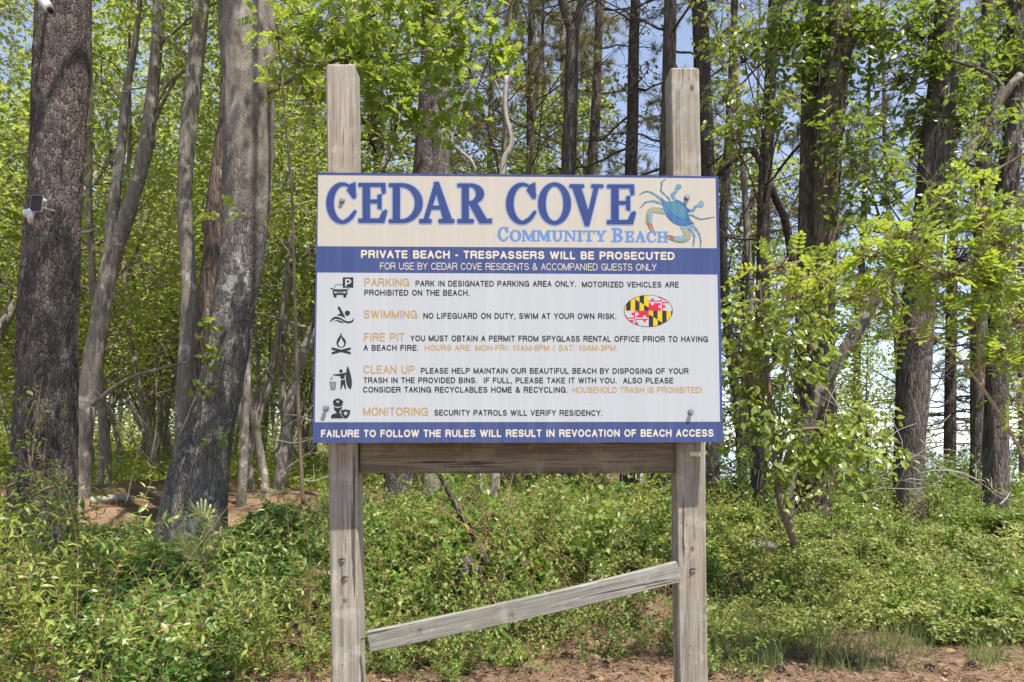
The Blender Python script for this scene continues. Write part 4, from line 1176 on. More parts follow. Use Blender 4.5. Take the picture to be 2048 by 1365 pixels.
simple_tree('snaky', "crooked_tree", "slender crooked grey tree between the big pine and the leaning two-toned tree",
            [(404, 0, 27), (398, 60, 30), (390, 130, 32), (378, 250, 31), (371, 350, 29), (370, 450, 29), (377, 540, 28), (377, 600, 29), (373, 700, 30), (367, 800, 30), (364, 900, 31), (360, 970, 36)], 11.0, 12.5, M['bark_grey'], M['leaf_under'], 21, 'broad',
            limbs=[[(378, 130, 8), (350, 90, 6), (300, 60, 4)], [(372, 140, 7, .2), (335, 170, 6, .3), (300, 240, 4, .5)]], crown=dict(z0=7.2, nb=9, len=2.2))
simple_tree('forked', "forked_tree", "pale forked tree leaning right, just right of the big pine",
            [(318, -20, 20), (313, 100, 22), (303, 200, 24), (292, 290, 28), (276, 360, 27), (258, 420, 30), (238, 480, 31), (218, 540, 33), (200, 640, 34), (180, 760, 36), (163, 880, 40), (155, 955, 48)], 11.5, 11.5, M['bark_grey'], M['leaf_under'], 22, 'broad',
            limbs=[[(216, 540, 24), (222, 460, 23), (234, 360, 20), (242, 300, 18), (252, 190, 15), (268, 100, 12), (280, 0, 9)], [(290, 300, 12), (310, 240, 9), (345, 170, 6), (375, 130, 4)],
                   [(185, 810, 9, -.1), (225, 778, 8, -.4), (270, 752, 7, -.7), (330, 735, 6, -1.0), (385, 722, 4, -1.2)]], crown=dict(z0=7.0, nb=9, len=2.2))
simple_tree('behind_oak', "brown_tree", "dark brown trunk half hidden behind the leaning two-toned tree",
            [(452, 200, 24), (444, 300, 34), (432, 400, 36), (425, 520, 38), (410, 640, 42), (398, 800, 44), (392, 960, 46)], 10.2, 13, M['bark_brown'], M['leaf_under'], 23, 'broad', crown=dict(z0=7.5, nb=8, len=2.4))
simple_tree('pair', "slim_tree", "pale slim tree standing upright right of the leaning two-toned tree", [(497, 700, 13), (492, 800, 15), (488, 900, 17), (483, 990, 20)], 11.8, 8.0, M['bark_grey'], M['leaf_under'], 24, 'broad', 12, .002, crown=dict(z0=4.6, nb=10, len=1.6))
simple_tree('pair_b', "slim_tree", "pale slim trunk slanting away from the leaning two-toned tree, left of the sign", [(490, 690, 10), (500, 790, 13), (516, 880, 15), (530, 970, 18)], 12.4, 8.0, M['bark_grey'], M['leaf_under'], 25, 'broad', 12, .002, crown=dict(z0=4.8, nb=10, len=1.6))

# --- centre, above the panel
simple_tree('centre', "pine_tree", "stout grey pine behind the panel, right of the left post top", [(862, -30, 34), (860, 150, 40), (850, 345, 46), (822, 700, 52), (800, 945, 56), (797, 1010, 62)], 11.0, 16, M['bark_pine'], M['needle_pine'], 31, 'pine', 40, .008, crown=dict(z0=9.5, nb=14, len=3, ndead=12, dead=4.2, dlen=1.5))
simple_tree('centre_b', "pale_tree", "paler trunk close beside the stout grey pine behind the panel", [(905, 60, 18), (893, 200, 24), (884, 345, 28), (872, 700, 32), (862, 980, 36)], 12.5, 13, M['bark_grey'], M['leaf_mid'], 32, 'broad', 20, .004, crown=dict(z0=8.2, nb=8, len=2))
simple_tree('fork_c', "pine_tree", "dark pine forking near the top edge above the middle of the panel", [(1146, 60, 26), (1142, 200, 27), (1137, 345, 29), (1130, 700, 32), (1124, 990, 36)], 13.0, None, M['bark_dark'], M['needle_pine'], 33, 'none', 24, .006,
            limbs=[[(1146, 70, 22), (1130, 20, 18), (1112, -60, 16), (1100, -200, 10)], [(1146, 70, 20), (1160, 20, 16), (1180, -60, 14), (1196, -200, 9)]])
simple_tree('straight_c', "pine_tree", "slim straight pine with a pale upper trunk, left of the right post top", [(1272, -40, 18), (1268, 80, 21), (1265, 250, 23), (1262, 345, 25), (1258, 700, 28), (1255, 985, 32)], 13.0, 15, M['bark_pine'], M['needle_pine'], 34, 'pine', 24, .004,
            blobs=[(1240, 250, 40, 30), (1300, 120, 40, 25), (1215, 310, 40, 30), (1230, 150, 30, 30), (1290, 230, 25, 25), (1300, 30, 50, 30)], k=10, tl=.4, size=.075, shape='oval', dens=.9, crown=dict(z0=9.5, nb=12, len=2.6, ndead=16, dead=5, dlen=1.7))
simple_tree('post_r', "pine_tree", "rough pine trunk rising right behind the right post top", [(1398, -30, 30), (1404, 120, 32), (1412, 345, 34), (1415, 700, 40), (1416, 900, 44), (1412, 985, 50)], 12.0, 15, M['bark_pine'], M['needle_pine'], 35, 'pine', 30, .006, crown=dict(z0=9.5, nb=12, len=2.8, ndead=12, dead=3, dlen=1.6))
simple_tree('under_beam', "pine_tree", "dark pine trunk seen under the beam beside the right post", [(1338, 130, 26), (1334, 345, 30), (1324, 700, 40), (1318, 950, 44), (1314, 1000, 52)], 11.5, 14, M['bark_dark'], M['needle_pine'], 36, 'pine', 30, .006, crown=dict(z0=9.5, nb=10, len=2.6, ndead=10, dead=4, dlen=1.6))
simple_tree('thin_c', "pine_tree", "thin dark pine half veiled in green leaves between the two pines right of centre", [(1196, 100, 17), (1190, 250, 19), (1184, 345, 20), (1176, 700, 24), (1170, 990, 28)], 14.5, 14, M['bark_dark'], M['needle_pine'], 37, 'pine', 18, .003,
            blobs=[(1195, 200, 30, 40), (1180, 300, 36, 30), (1160, 260, 26, 24)], k=10, tl=.4, size=.075, shape='oval', dens=.9, crown=dict(z0=9, nb=10, len=2.4, ndead=16, dead=4.5, dlen=1.8))

# --- right of the sign
RG = [(1650, 60, 80, 55), (1600, 120, 60, 45), (1690, 110, 50, 50), (1650, 190, 55, 30), (1720, 30, 80, 40), (1560, 40, 60, 40)]
simple_tree('double_a', "pine_tree", "left and darker trunk of the close pair of pines right of the sign", [(1626, 60, 30), (1620, 200, 31), (1616, 330, 31), (1614, 450, 33), (1612, 600, 36), (1608, 760, 38), (1604, 900, 42), (1600, 1000, 48)], 9.6, 16, M['bark_dark'], M['needle_pine'], 41, 'pine', 32, .008, crown=dict(z0=9, nb=14, len=3, ndead=8, dead=3.6, dlen=1.5))
simple_tree('double_b', "pine_tree", "reddish furrowed trunk, right of the close pair of pines right of the sign", [(1682, 20, 58), (1672, 120, 54), (1662, 220, 50), (1655, 350, 48), (1652, 450, 44), (1649, 600, 38), (1650, 760, 36), (1652, 850, 38), (1640, 1000, 46)], 9.2, 16, M['bark_brown'], M['leaf_dark'], 42, 'broad', 44, .012,
            blobs=RG, k=12, tl=.3, size=.09, shape='oval', dens=1.45, crown=dict(z0=8, nb=10, len=2.8))
simple_tree('main_r', "pine_tree", "broad dark pine trunk standing alone, third from the right edge", [(1896, -30, 44), (1890, 115, 48), (1883, 200, 54), (1868, 313, 54), (1860, 412, 56), (1849, 528, 60), (1834, 656, 62), (1827, 766, 60), (1820, 876, 54), (1818, 934, 54), (1816, 1075, 58)], 9.0, 17, M['bark_dark'], M['leaf_dark'], 43, 'broad', 52, .010,
            blobs=[(1850, 60, 90, 50), (1900, 130, 80, 50), (1860, 230, 60, 45), (1800, 150, 70, 45), (1920, 250, 45, 40), (1780, 60, 60, 50), (1900, 190, 50, 40)], k=12, tl=.3, size=.09, shape='oval', dens=1.45, crown=dict(z0=8, nb=12, len=3))
simple_tree('right_r', "pine_tree", "dark pine trunk nearest the right edge with green leaves at its top", [(2036, -20, 32), (2031, 66, 32), (2025, 264, 33), (2013, 395, 40), (2003, 565, 42), (2000, 656, 41), (1993, 800, 42), (1992, 934, 46), (1991, 1055, 50)], 9.5, 16, M['bark_dark'], M['leaf_dark'], 44, 'broad', 40, .008,
            blobs=[(2000, 60, 60, 60), (2030, 160, 40, 60), (1980, 130, 50, 50), (2030, 300, 30, 50)], k=12, tl=.3, size=.09, shape='oval', dens=1.45, crown=dict(z0=8, nb=10, len=2.8))
simple_tree('right_b', "pine_tree", "darker thin pine just left of the trunk nearest the right edge", [(1975, 100, 24), (1972, 250, 26), (1965, 400, 28), (1958, 620, 29), (1956, 800, 29), (1955, 900, 26), (1954, 1000, 30)], 12.2, 15, M['bark_dark'], M['needle_pine'], 45, 'pine', 22, .005, crown=dict(z0=9, nb=12, len=2.8, ndead=10, dead=3, dlen=1.8))
simple_tree('lean_r', "leaning_limb_tree", "grey tree with one long limb slanting up to the right across the pines", [(1567, 1040, 40), (1578, 940, 32), (1606, 870, 28), (1640, 785, 26), (1690, 700, 25), (1745, 608, 24), (1790, 540, 23), (1838, 470, 22), (1878, 415, 22), (1910, 350, 21), (1950, 285, 20), (1990, 215, 18), (2040, 150, 14)], 8.6, None, M['bark_limb'], M['leaf_dark'], 46, 'none', 28, .004,
            limbs=[[(1985, 225, 14), (2000, 170, 10), (1960, 140, 7), (1900, 120, 4)], [(1800, 530, 8), (1770, 470, 6), (1740, 380, 4), (1700, 330, 3)], [(1900, 365, 12), (1930, 345, 9), (1990, 340, 6), (2060, 300, 4)]],
            blobs=[(1720, 320, 60, 45), (1770, 390, 60, 45), (1700, 420, 50, 50), (1690, 250, 60, 40), (1960, 200, 45, 40), (1740, 250, 40, 30), (1790, 310, 50, 30), (1930, 320, 44, 30, -.5), (1880, 400, 40, 30, -.5), (1990, 240, 44, 34, -.5), (1700, 640, 40, 34, -.5), (1640, 740, 36, 30, -.5)], k=11, tl=.3, size=.08, shape='oval', dens=1.2)
simple_tree('slim_r', "pine_tree", "straight flaky-barked tree nearest the panel's right edge", [(1540, 180, 22), (1535, 280, 24), (1528, 400, 25), (1527, 520, 26), (1524, 700, 27), (1522, 850, 30), (1520, 975, 34)], 11.0, 14, M['bark_pine'], M['leaf_shiny'], 47, 'broad', 28, .006,
            limbs=[[(1528, 340, 12), (1500, 300, 13), (1455, 330, 12), (1425, 370, 10, .2)], [(1530, 330, 10), (1548, 390, 15), (1570, 440, 16, .2), (1582, 510, 15, .3), (1590, 600, 12, .4)]], blobs=[(1520, 215, 80, 42, -2), (1470, 270, 50, 42, -2), (1565, 225, 46, 28, -2), (1490, 110, 60, 46, -1.5), (1440, 50, 50, 50, -1), (1540, 60, 60, 46, -1.5), (1450, 190, 40, 40, -1)], k=12, tl=.3, size=.08, shape='oval', dens=1.3, crown=dict(z0=8.2, nb=10, len=2.6))
simple_tree('behind_r', "pine_tree", "very dark thin pine just outside the panel's right edge", [(1456, 300, 17), (1448, 420, 18), (1446, 520, 18), (1460, 700, 18), (1478, 850, 18), (1485, 960, 22)], 14.0, 13, M['bark_dark'], M['needle_pine'], 48, 'pine', 16, .004, crown=dict(z0=8.5, nb=10, len=2.6, ndead=16, dead=3, dlen=2.2))
simple_tree('far_r', "pine_tree", "thin far pine seen between the leaning grey limb and the broad dark pine", [(1722, 560, 13), (1716, 660, 14), (1712, 800, 15), (1708, 960, 18)], 17.0, 12, M['bark_dark'], M['needle_pine'], 49, 'pine', 14, .003, crown=dict(z0=5, nb=20, len=2.4, ndead=12, dead=1.5, dlen=2.0))

# --- dead snags behind the panel, pale and leafless
def snag(key, label, lines, d, seed):
    rng = np.random.default_rng(seed); g = Geo(); base = None
    for rows in lines:
        p, r = px_line(rows, d); n = 7 * len(p)
        if base is None:
            base = p[0]
        tube(g, resample(p, n), np.interp(np.linspace(0, 1, n), np.linspace(0, 1, len(r)), r), 9, 0, .14, seed)
    rt = resample(px_line(lines[0], d)[0], 40)
    for k in range(16):
        j = rng.integers(18, 39); b = curve_branch(rng, rt[j], (rng.normal(), rng.normal() * .4, .5), rng.uniform(.12, .4), 5, .35)
        tube(g, b, np.linspace(.006, .002, 6), 4)
    t = thing("dead_snag", label, "dead tree", (base[0], base[1], float(ground_z(base[0], base[1]))))
    shift(g.build("trunk", M['deadwood'], None, True), t)
snag('a', "thick pale leafless snag twisting up behind the middle of the panel", [[(990, 1000, 20), (996, 600, 18), (1004, 345, 17), (1016, 305, 17), (1023, 280, 16), (1012, 235, 14), (1010, 200, 11), (1013, 152, 8)],
      [(1011, 215, 8), (1000, 185, 6), (988, 160, 4), (982, 165, 2)], [(1012, 170, 6), (1022, 140, 4), (1016, 118, 2)]], 8.6, 51)
snag('b', "thin pale leafless stem curving beside the thick snag behind the panel", [[(960, 1000, 11), (955, 500, 10), (950, 345, 9), (930, 310, 9), (903, 285, 8), (913, 250, 7), (922, 215, 6), (935, 185, 5), (960, 155, 3)]], 8.9, 52)

# ------------------------------------------------------------------ background wood: prototypes, then individual copies
def copy_thing(t, loc, rz, s, label, group):
    c = t.copy(); COL.objects.link(c)
    c.location = [float(x) for x in loc]; c.rotation_euler = (0, 0, rz); c.scale = (s, s, s)
    c["label"] = label; c["group"] = group
    for ch in t.children:
        d = ch.copy(); COL.objects.link(d); d.parent = c
    return c

def proto_understory(seed, H, r0, lean, nb, length, z0, leaf):
    rng = np.random.default_rng(seed)
    p = curve_branch(rng, (0, 0, -.3), (lean, lean * .3, 1), H + .3, 9, .09, .05)
    rad = np.linspace(r0, r0 * .18, 10)
    gt, gl = Geo(), Geo()
    q = put_trunk(gt, p, rad, 10, 0, .05, seed, None, 3)
    crown_broad(gt, gl, rng, q, z0, H * .98, nb, length, leaf, 7, 'rhomb', 2, .5)
    return gt, gl
def proto_pine(seed, H, r0, z0, nb, nd, dead_from):
    rng = np.random.default_rng(seed)
    p = curve_branch(rng, (0, 0, -.3), (rng.normal() * .03, rng.normal() * .03, 1), H + .3, 9, .025, .05)
    rad = np.linspace(r0, r0 * .2, 10)
    gt, gl = Geo(), Geo()
    q = put_trunk(gt, p, rad, 14, 0, .05, seed, (.3, .2), 3)
    crown_pine(gt, gl, rng, q, z0, H, nb, 3.0, dead_from, nd, 30, .011, .19, 2.4)
    return gt, gl
def proto_bare(seed, H, r0):
    rng = np.random.default_rng(seed)
    p = curve_branch(rng, (0, 0, -.3), (rng.normal() * .2, rng.normal() * .1, 1), H + .3, 9, .08, .03)
    gt, gl = Geo(), Geo(); q = put_trunk(gt, p, np.linspace(r0, r0 * .2, 10), 10, 0, .08, seed, None, 3)
    A, D = [], []
    for i in range(20):
        j = min(int((.2 + .8 * i / 20) * len(q)), len(q) - 2); az = i * 2.4 + rng.normal() * .5; e = rng.uniform(-.1, .9)
        ramify(gt, rng, curve_branch(rng, q[j, :3], (math.cos(az) * math.cos(e), math.sin(az) * math.cos(e), math.sin(e)), rng.uniform(.8, 2.4), 8, .2, .02), .016, 2, A, D, 5, .5, 4, .24, .03, .8, .2, .0035)
    return gt
UG, PG = "young leafy trees in the background wood", "tall pines in the background wood"
def proto(gt, gl, name, bark, leafm):
    return gt.mesh("trunk", bark, True), gl.mesh("crown", leafm), name
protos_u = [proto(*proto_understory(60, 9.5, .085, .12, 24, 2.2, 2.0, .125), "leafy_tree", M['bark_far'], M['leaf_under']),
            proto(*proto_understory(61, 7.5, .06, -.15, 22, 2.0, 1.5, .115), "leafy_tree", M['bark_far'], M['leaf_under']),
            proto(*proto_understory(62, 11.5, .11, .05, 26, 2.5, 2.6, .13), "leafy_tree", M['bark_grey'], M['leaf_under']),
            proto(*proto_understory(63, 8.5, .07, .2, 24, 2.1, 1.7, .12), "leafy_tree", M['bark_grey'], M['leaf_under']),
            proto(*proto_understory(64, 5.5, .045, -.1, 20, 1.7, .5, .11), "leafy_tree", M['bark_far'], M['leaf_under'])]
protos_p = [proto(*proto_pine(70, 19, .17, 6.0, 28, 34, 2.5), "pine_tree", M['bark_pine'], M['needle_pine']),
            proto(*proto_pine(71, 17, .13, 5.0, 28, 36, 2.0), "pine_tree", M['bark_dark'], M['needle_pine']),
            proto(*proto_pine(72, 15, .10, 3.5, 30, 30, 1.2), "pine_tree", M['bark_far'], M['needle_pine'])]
def plant_tree(pr, x, y, rz, s, label, group):
    tr, cr, name = pr
    t = thing(name, label, "tree", (x, y, float(ground_z(x, y)) - .05), group)
    t.rotation_euler = (0, 0, rz); t.scale = (s, s, s)
    for nm, me in (("trunk", tr), ("crown", cr)):
        o = bpy.data.objects.new(nm, me); COL.objects.link(o); o.parent = t
    return t
protos_b = [proto_bare(s, h, r).mesh("trunk", M['bark_brown'], True) for s, h, r in ((75, 9.5, .06), (76, 8, .045), (77, 11, .075))]
rng = np.random.default_rng(99)
def scatter_trees(n, x0, x1, d0, d1, prs, label, group, smin=.85, smax=1.2, gap=1.3, taken=[], power=1.0):
    k = tries = 0
    while k < n and tries < 4000:
        tries += 1
        d = d0 + (d1 - d0) * rng.random() ** power; px = rng.uniform(x0, x1)
        x = (px - CX) / F_PX * d
        if any((x - a) ** 2 + (d - b) ** 2 < gap ** 2 for a, b in taken):
            continue
        taken.append((x, d)); k += 1
        plant_tree(prs[rng.integers(len(prs))], x, d, rng.random() * 6.28, rng.uniform(smin, smax), label, group)
LUL = "slender leafy young tree with yellow-green leaves in the wood left of the sign"
scatter_trees(38, -160, 650, 13.5, 32, protos_u, LUL, "leafy young trees left of the sign", .85, 1.25, 1.5)
scatter_trees(10, -100, 640, 18, 44, protos_p, "tall pine deep in the sunlit wood left of the sign", "tall pines deep in the wood left of the sign")
scatter_trees(24, -700, 800, 30, 60, protos_u, LUL, "leafy young trees left of the sign", 1.1, 1.6, 2.0)
scatter_trees(6, 700, 1440, 17, 34, protos_p, "tall pine with bare dead lower limbs seen above the panel", "pines seen above the panel", .9, 1.15, 1.8)
scatter_trees(10, 540, 900, 13.5, 28, protos_u[:2] + protos_u[3:], "small leafy tree behind the upper part of the panel", "small leafy trees behind the panel", .8, 1.0)
scatter_trees(6, 860, 1200, 14, 27, protos_p[1:], "shaggy pine with needles low on its stem above the middle of the panel", "shaggy pines above the middle of the panel", .8, 1.1, 1.3)
scatter_trees(2, 960, 1460, 16, 28, protos_u, "leafy young tree between the pines above the panel's right half", "leafy young trees above the panel's right half", .9, 1.2, 1.3)
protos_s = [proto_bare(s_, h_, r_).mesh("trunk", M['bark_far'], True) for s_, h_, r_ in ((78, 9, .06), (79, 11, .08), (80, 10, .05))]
for k in range(20):
    d = rng.uniform(13, 27); x = (rng.uniform(-60, 640) - CX) / F_PX * d
    t = thing("slim_tree", "slim pale bare-limbed tree among the leaves left of the sign", "tree", (x, d, float(ground_z(x, d)) - .05), "slim pale trees left of the sign")
    t.rotation_euler = (0, 0, rng.random() * 6.28)
    o = bpy.data.objects.new("trunk", protos_s[k % 3]); COL.objects.link(o); o.parent = t
scatter_trees(3, 1450, 2100, 12.5, 15.5, protos_u[4:], "low leafy tree screening the water between the right hand trunks", "low leafy trees screening the water", .45, .75, 1.0)
for k in range(11):
    d = rng.uniform(11.5, 24); x = (rng.uniform(880, 1560) - CX) / F_PX * d
    t = thing("bare_tree", "leafless brown tree with a mesh of bare twigs behind the panel's top edge", "tree", (x, d, float(ground_z(x, d)) - .05), "bare trees behind the panel's top edge")
    t.rotation_euler = (0, 0, rng.random() * 6.28)
    o = bpy.data.objects.new("trunk", protos_b[k % 3]); COL.objects.link(o); o.parent = t
scatter_trees(9, 1430, 2080, 14, 19, protos_p[1:], "background pine between the dark trunks right of the sign", "background pines right of the sign", .8, 1.0, 1.4)
scatter_trees(3, 1100, 1440, 15, 20, protos_u[3:], "leafy low tree behind the right half of the panel", "low leafy trees behind the panel's right half", .8, 1.0)

scatter_trees(12, -1500, -160, 9, 24, protos_u, "leafy young tree out beyond the big pine at the edge of the wood", "leafy young trees beyond the big pine", .9, 1.2, 1.6)

# ------------------------------------------------------------------ saplings, vines, shrubs, ground cover
rng = np.random.default_rng(200)
def sapling(name, label, cat, stems, d, blobs, leafm, seed, twig, group=None, **bk):
    rng = np.random.default_rng(seed); gt, gl = Geo(), Geo(); base = None
    for rows in stems:
        p, r = px_line(rows, d); n = 6 * len(p)
        if base is None:
            base = p[0]
        tube(gt, resample(p, n), np.interp(np.linspace(0, 1, n), np.linspace(0, 1, len(r)), r), 8, 0, .08, seed)
    hold = np.concatenate([resample(px_line(r_, d)[0], 30) for r_ in stems])
    blob_sprays(gl, gt, rng, blobs, d, hold=None if bk.get('kind') == 'pinnate' else hold, **bk)
    t = thing(name, label, cat, (base[0], base[1], float(ground_z(base[0], base[1]))), group)
    shift(gt.build("stem", twig, None, True), t); shift(gl.build("foliage", leafm), t)
    return t
sapling("locust_sapling", "bright yellow-green sapling with paired oval leaflets at the right edge", "sapling",
        [[(2110, 1200, 11), (2085, 1000, 10), (2040, 900, 9), (2000, 830, 8), (1960, 770, 7.5), (1915, 715, 7), (1870, 672, 6), (1830, 640, 5), (1790, 600, 4), (1772, 575, 3)],
         [(1965, 775, 8), (1957, 690, 7), (1962, 620, 6), (1975, 560, 5), (1965, 470, 4), (1958, 390, 2)], [(1800, 610, 5), (1740, 590, 4), (1680, 570, 3), (1600, 550, 2.5), (1520, 530, 2)],
         [(1975, 590, 4), (2010, 540, 3), (2040, 480, 2)], [(1850, 655, 4), (1800, 660, 3), (1772, 650, 2)], [(1970, 640, 4), (1900, 560, 3), (1840, 520, 2.5), (1790, 480, 2)]], 4.8,
        [(1560, 528, 70, 20), (1630, 555, 60, 26), (1590, 590, 40, 20), (1745, 500, 50, 34), (1800, 470, 60, 32), (1740, 555, 60, 30), (1830, 515, 60, 30), (1900, 540, 60, 34), (1960, 430, 44, 54), (2005, 480, 46, 60), (1985, 560, 60, 44),
         (2030, 630, 36, 50), (1890, 600, 40, 24), (2000, 690, 36, 44), (1940, 640, 30, 40), (2025, 790, 26, 30), (1700, 590, 40, 24), (1850, 670, 40, 16), (1960, 720, 30, 20), (2040, 720, 30, 40), (1955, 380, 24, 26)],
        M['leaf_locust'], 81, plain("locust_bark", (0.33, 0.24, 0.17), .8, 0, .4, .3), kind='pinnate', size=.042, pairs=5, dens=2.7)
sapling("locust_sapling", "feathery green sapling with paired leaflets between the leaning tree and the left post", "sapling",
        [[(606, 1010, 8), (596, 800, 8), (590, 600, 7), (584, 400, 6), (572, 250, 5), (560, 120, 4), (552, 20, 3)], [(588, 520, 4), (540, 460, 3), (470, 430, 2)]], 7.0,
        [(560, 60, 50, 46), (600, 110, 50, 40), (560, 150, 36, 40), (620, 230, 30, 40), (600, 20, 60, 26), (500, 432, 42, 14), (440, 428, 36, 10), (640, 160, 24, 30)],
        M['leaf_locust'], 82, M['twig'], kind='pinnate', size=.040, pairs=7, dens=1.6)
sapling("cherry_sapling", "shiny light green drooping sapling beside the panel's lower right edge", "sapling",
        [[(1590, 1090, 16), (1560, 1000, 14), (1548, 900, 12), (1540, 800, 10), (1530, 700, 8), (1522, 600, 5), (1520, 560, 3)], [(1548, 880, 8), (1600, 860, 7), (1680, 860, 5), (1760, 880, 3)], [(1545, 840, 7), (1500, 760, 5), (1460, 700, 3)], [(1535, 740, 6), (1590, 660, 4), (1620, 600, 3)]], 6.6,
        [(1510, 620, 55, 50), (1570, 595, 55, 40), (1480, 690, 48, 50), (1560, 680, 55, 45), (1615, 640, 40, 36), (1456, 710, 20, 44), (1500, 780, 55, 44), (1570, 765, 45, 36), (1640, 850, 60, 44), (1700, 880, 70, 44), (1590, 905, 50, 36),
         (1720, 830, 44, 36), (1655, 925, 60, 34), (1490, 850, 36, 36), (1545, 840, 44, 34), (1770, 900, 30, 34), (1540, 930, 40, 30)],
        M['leaf_shiny'], 83, M['twig'], k=14, tl=.26, size=.07, shape='oval', dens=1.1, droop=.7, up=.6)
sapling("climbing_vine", "few broad green vine leaves climbing the leaning tree's lower trunk", "vine",
        [[(372, 1000, 3, .1), (398, 860, 3), (405, 760, 3), (412, 700, 3), (418, 640, 2)]], 8.0,
        [(412, 645, 12, 16), (415, 690, 22, 18), (420, 715, 16, 12), (396, 770, 14, 10), (430, 870, 16, 14)], M['leaf_mid'], 84, M['twig'], k=3, tl=.12, size=.085, shape='round', dens=1.6, var=.2)
sapling("ivy", "small ivy strands creeping up the foot of the big left pine", "vine",
        [[(60, 1000, 3, .0), (66, 900, 3), (78, 800, 3), (84, 760, 2)]], 7.55,
        [(70, 790, 16, 26), (64, 860, 22, 30), (58, 930, 30, 40), (110, 960, 30, 30), (40, 960, 24, 40)], M['leaf_dark'], 85, M['twig'], k=5, tl=.14, size=.05, shape='round', dens=.9)

# bare and dead twigs
def twig_tangle(name, label, cat, d, starts, seed, mat, r0=.006, length=.8, sub=4, depth=2, wob=.25):
    rng = np.random.default_rng(seed); g = Geo(); A, D = [], []
    for (px, py, dx, dz) in starts:
        p = curve_branch(rng, P(px, py, d), (dx, rng.normal() * .4, dz), length * rng.uniform(.7, 1.2), 8, wob, .0)
        ramify(g, rng, p, r0, depth, A, D, sub, .5, 5, wob, 0, .8, .2, .0022)
    b = P(starts[0][0], starts[0][1], d)
    t = thing(name, label, cat, (b[0], b[1], float(ground_z(b[0], b[1]))))
    shift(g.build("twigs", mat, None, True), t)
twig_tangle("dead_branch", "silvery tangle of dead twigs below the shiny sapling, right of the sign", "dead branch", 7.4,
            [(1660, 1010, .2, 1), (1690, 940, .7, .5), (1740, 960, .8, .2), (1720, 900, -.4, .6), (1780, 990, .6, .8), (1830, 950, .9, -.1), (1700, 990, .9, .3)], 91, M['deadwood'], .007, 1.0, 5, 2, .22)
twig_tangle("dead_branch", "bare pale twigs drooping in front of the broad dark pine's foot", "dead branch", 7.9, [(1800, 905, .9, .0), (1810, 960, .8, .2), (1840, 880, .9, -.5), (1860, 930, 1, .1)], 92, M['deadwood'], .006, .7, 3, 1, .3)
twig_tangle("dead_branch", "forked bare twig leaning against the trunk nearest the right edge", "dead branch", 7.6, [(1975, 960, .4, -.8), (2000, 1010, .5, .3)], 93, M['deadwood'], .009, .45, 3, 1, .18)
twig_tangle("bare_shrub", "reddish bare shrub with thin crossing stems under the beam", "shrub", 6.7, [(985, 1125, -.5, 1), (990, 1115, -.25, 1), (975, 1110, .1, 1), (1000, 1100, .5, 1), (970, 1090, -.6, .9), (985, 1100, -.1, 1)], 94, M['stem_red'], .007, .85, 4, 2, .16)
twig_tangle("dead_branch", "bare grey twigs along the edge of the pine-straw clearing right of the leaning tree", "dead branch", 10.6, [(560, 950, .4, .8), (590, 900, -.3, .8), (600, 960, .6, .3), (540, 880, .9, .2), (570, 830, .8, -.2)], 95, M['deadwood'], .008, 1.2, 4, 2, .2)
twig_tangle("dead_branch", "leafless branching stem in the gap between the big pine and the leaning tree", "dead branch", 8.8, [(330, 950, -.55, .8), (250, 1010, .15, 1), (300, 940, .2, 1)], 96, M['twig'], .011, 1.15, 4, 1, .1)
twig_tangle("dead_branch", "white bent stick standing in the low vines at far right", "dead branch", 6.4, [(1985, 1200, -.25, 1)], 97, M['deadwood'], .007, .5, 2, 1, .14)
def leaning_stem():
    g = Geo(); p, r = px_line([(975, 1130, 15), (950, 1075, 14), (918, 1022, 13), (890, 970, 10), (868, 930, 8)], 6.9)
    tube(g, resample(p, 24), np.interp(np.linspace(0, 1, 24), np.linspace(0, 1, 5), r), 10, 0, .15, 4)
    t = thing("dead_sapling", "dark leaning stem rising left out of the bare shrub under the beam", "dead tree", (p[0][0], p[0][1], float(ground_z(p[0][0], p[0][1]))))
    shift(g.build("trunk", M['bark_dark'], None, True), t)
leaning_stem()
def log(label, a, b, d, w, mat, cat="log", name="fallen_log"):
    g = Geo(); p0, p1 = P(*a, d), P(*b, d + .25)
    tube(g, resample(np.array([p0, (p0 + p1) / 2 + [0, 0, .02], p1]), 14), np.full(14, w / 2 / F_PX * d) * np.linspace(1, .8, 14), 14, 0, .16, 9, .006)
    c = (p0 + p1) / 2
    t = thing(name, label, cat, (c[0], c[1], float(ground_z(c[0], c[1]))))
    shift(g.build("trunk", mat, None, True), t)
log("pale fallen log on the pine straw between the two big left trees", (182, 1004), (262, 996), 11.2, 17, M['deadwood'])
log("grey rotting log half buried in vines right of the right post", (1500, 1092), (1560, 1100), 7.6, 22, M['bark_grey'])
def stump():
    g = Geo(); c = P(938, 1160, 6.5); rng = np.random.default_rng(4)
    tube(g, np.array([c + [0, 0, -.3], c, c + [.01, .02, .08], c + [0, .05, .13], c + [.02, .08, .16]]), np.array([.11, .10, .095, .075, .03]), 18, 0, .35, 13, .012)
    t = thing("stump", "small broken grey stump in the brush under the beam", "stump", c)
    shift(g.build("trunk", M['bark_dark'], None, True), t)
stump()

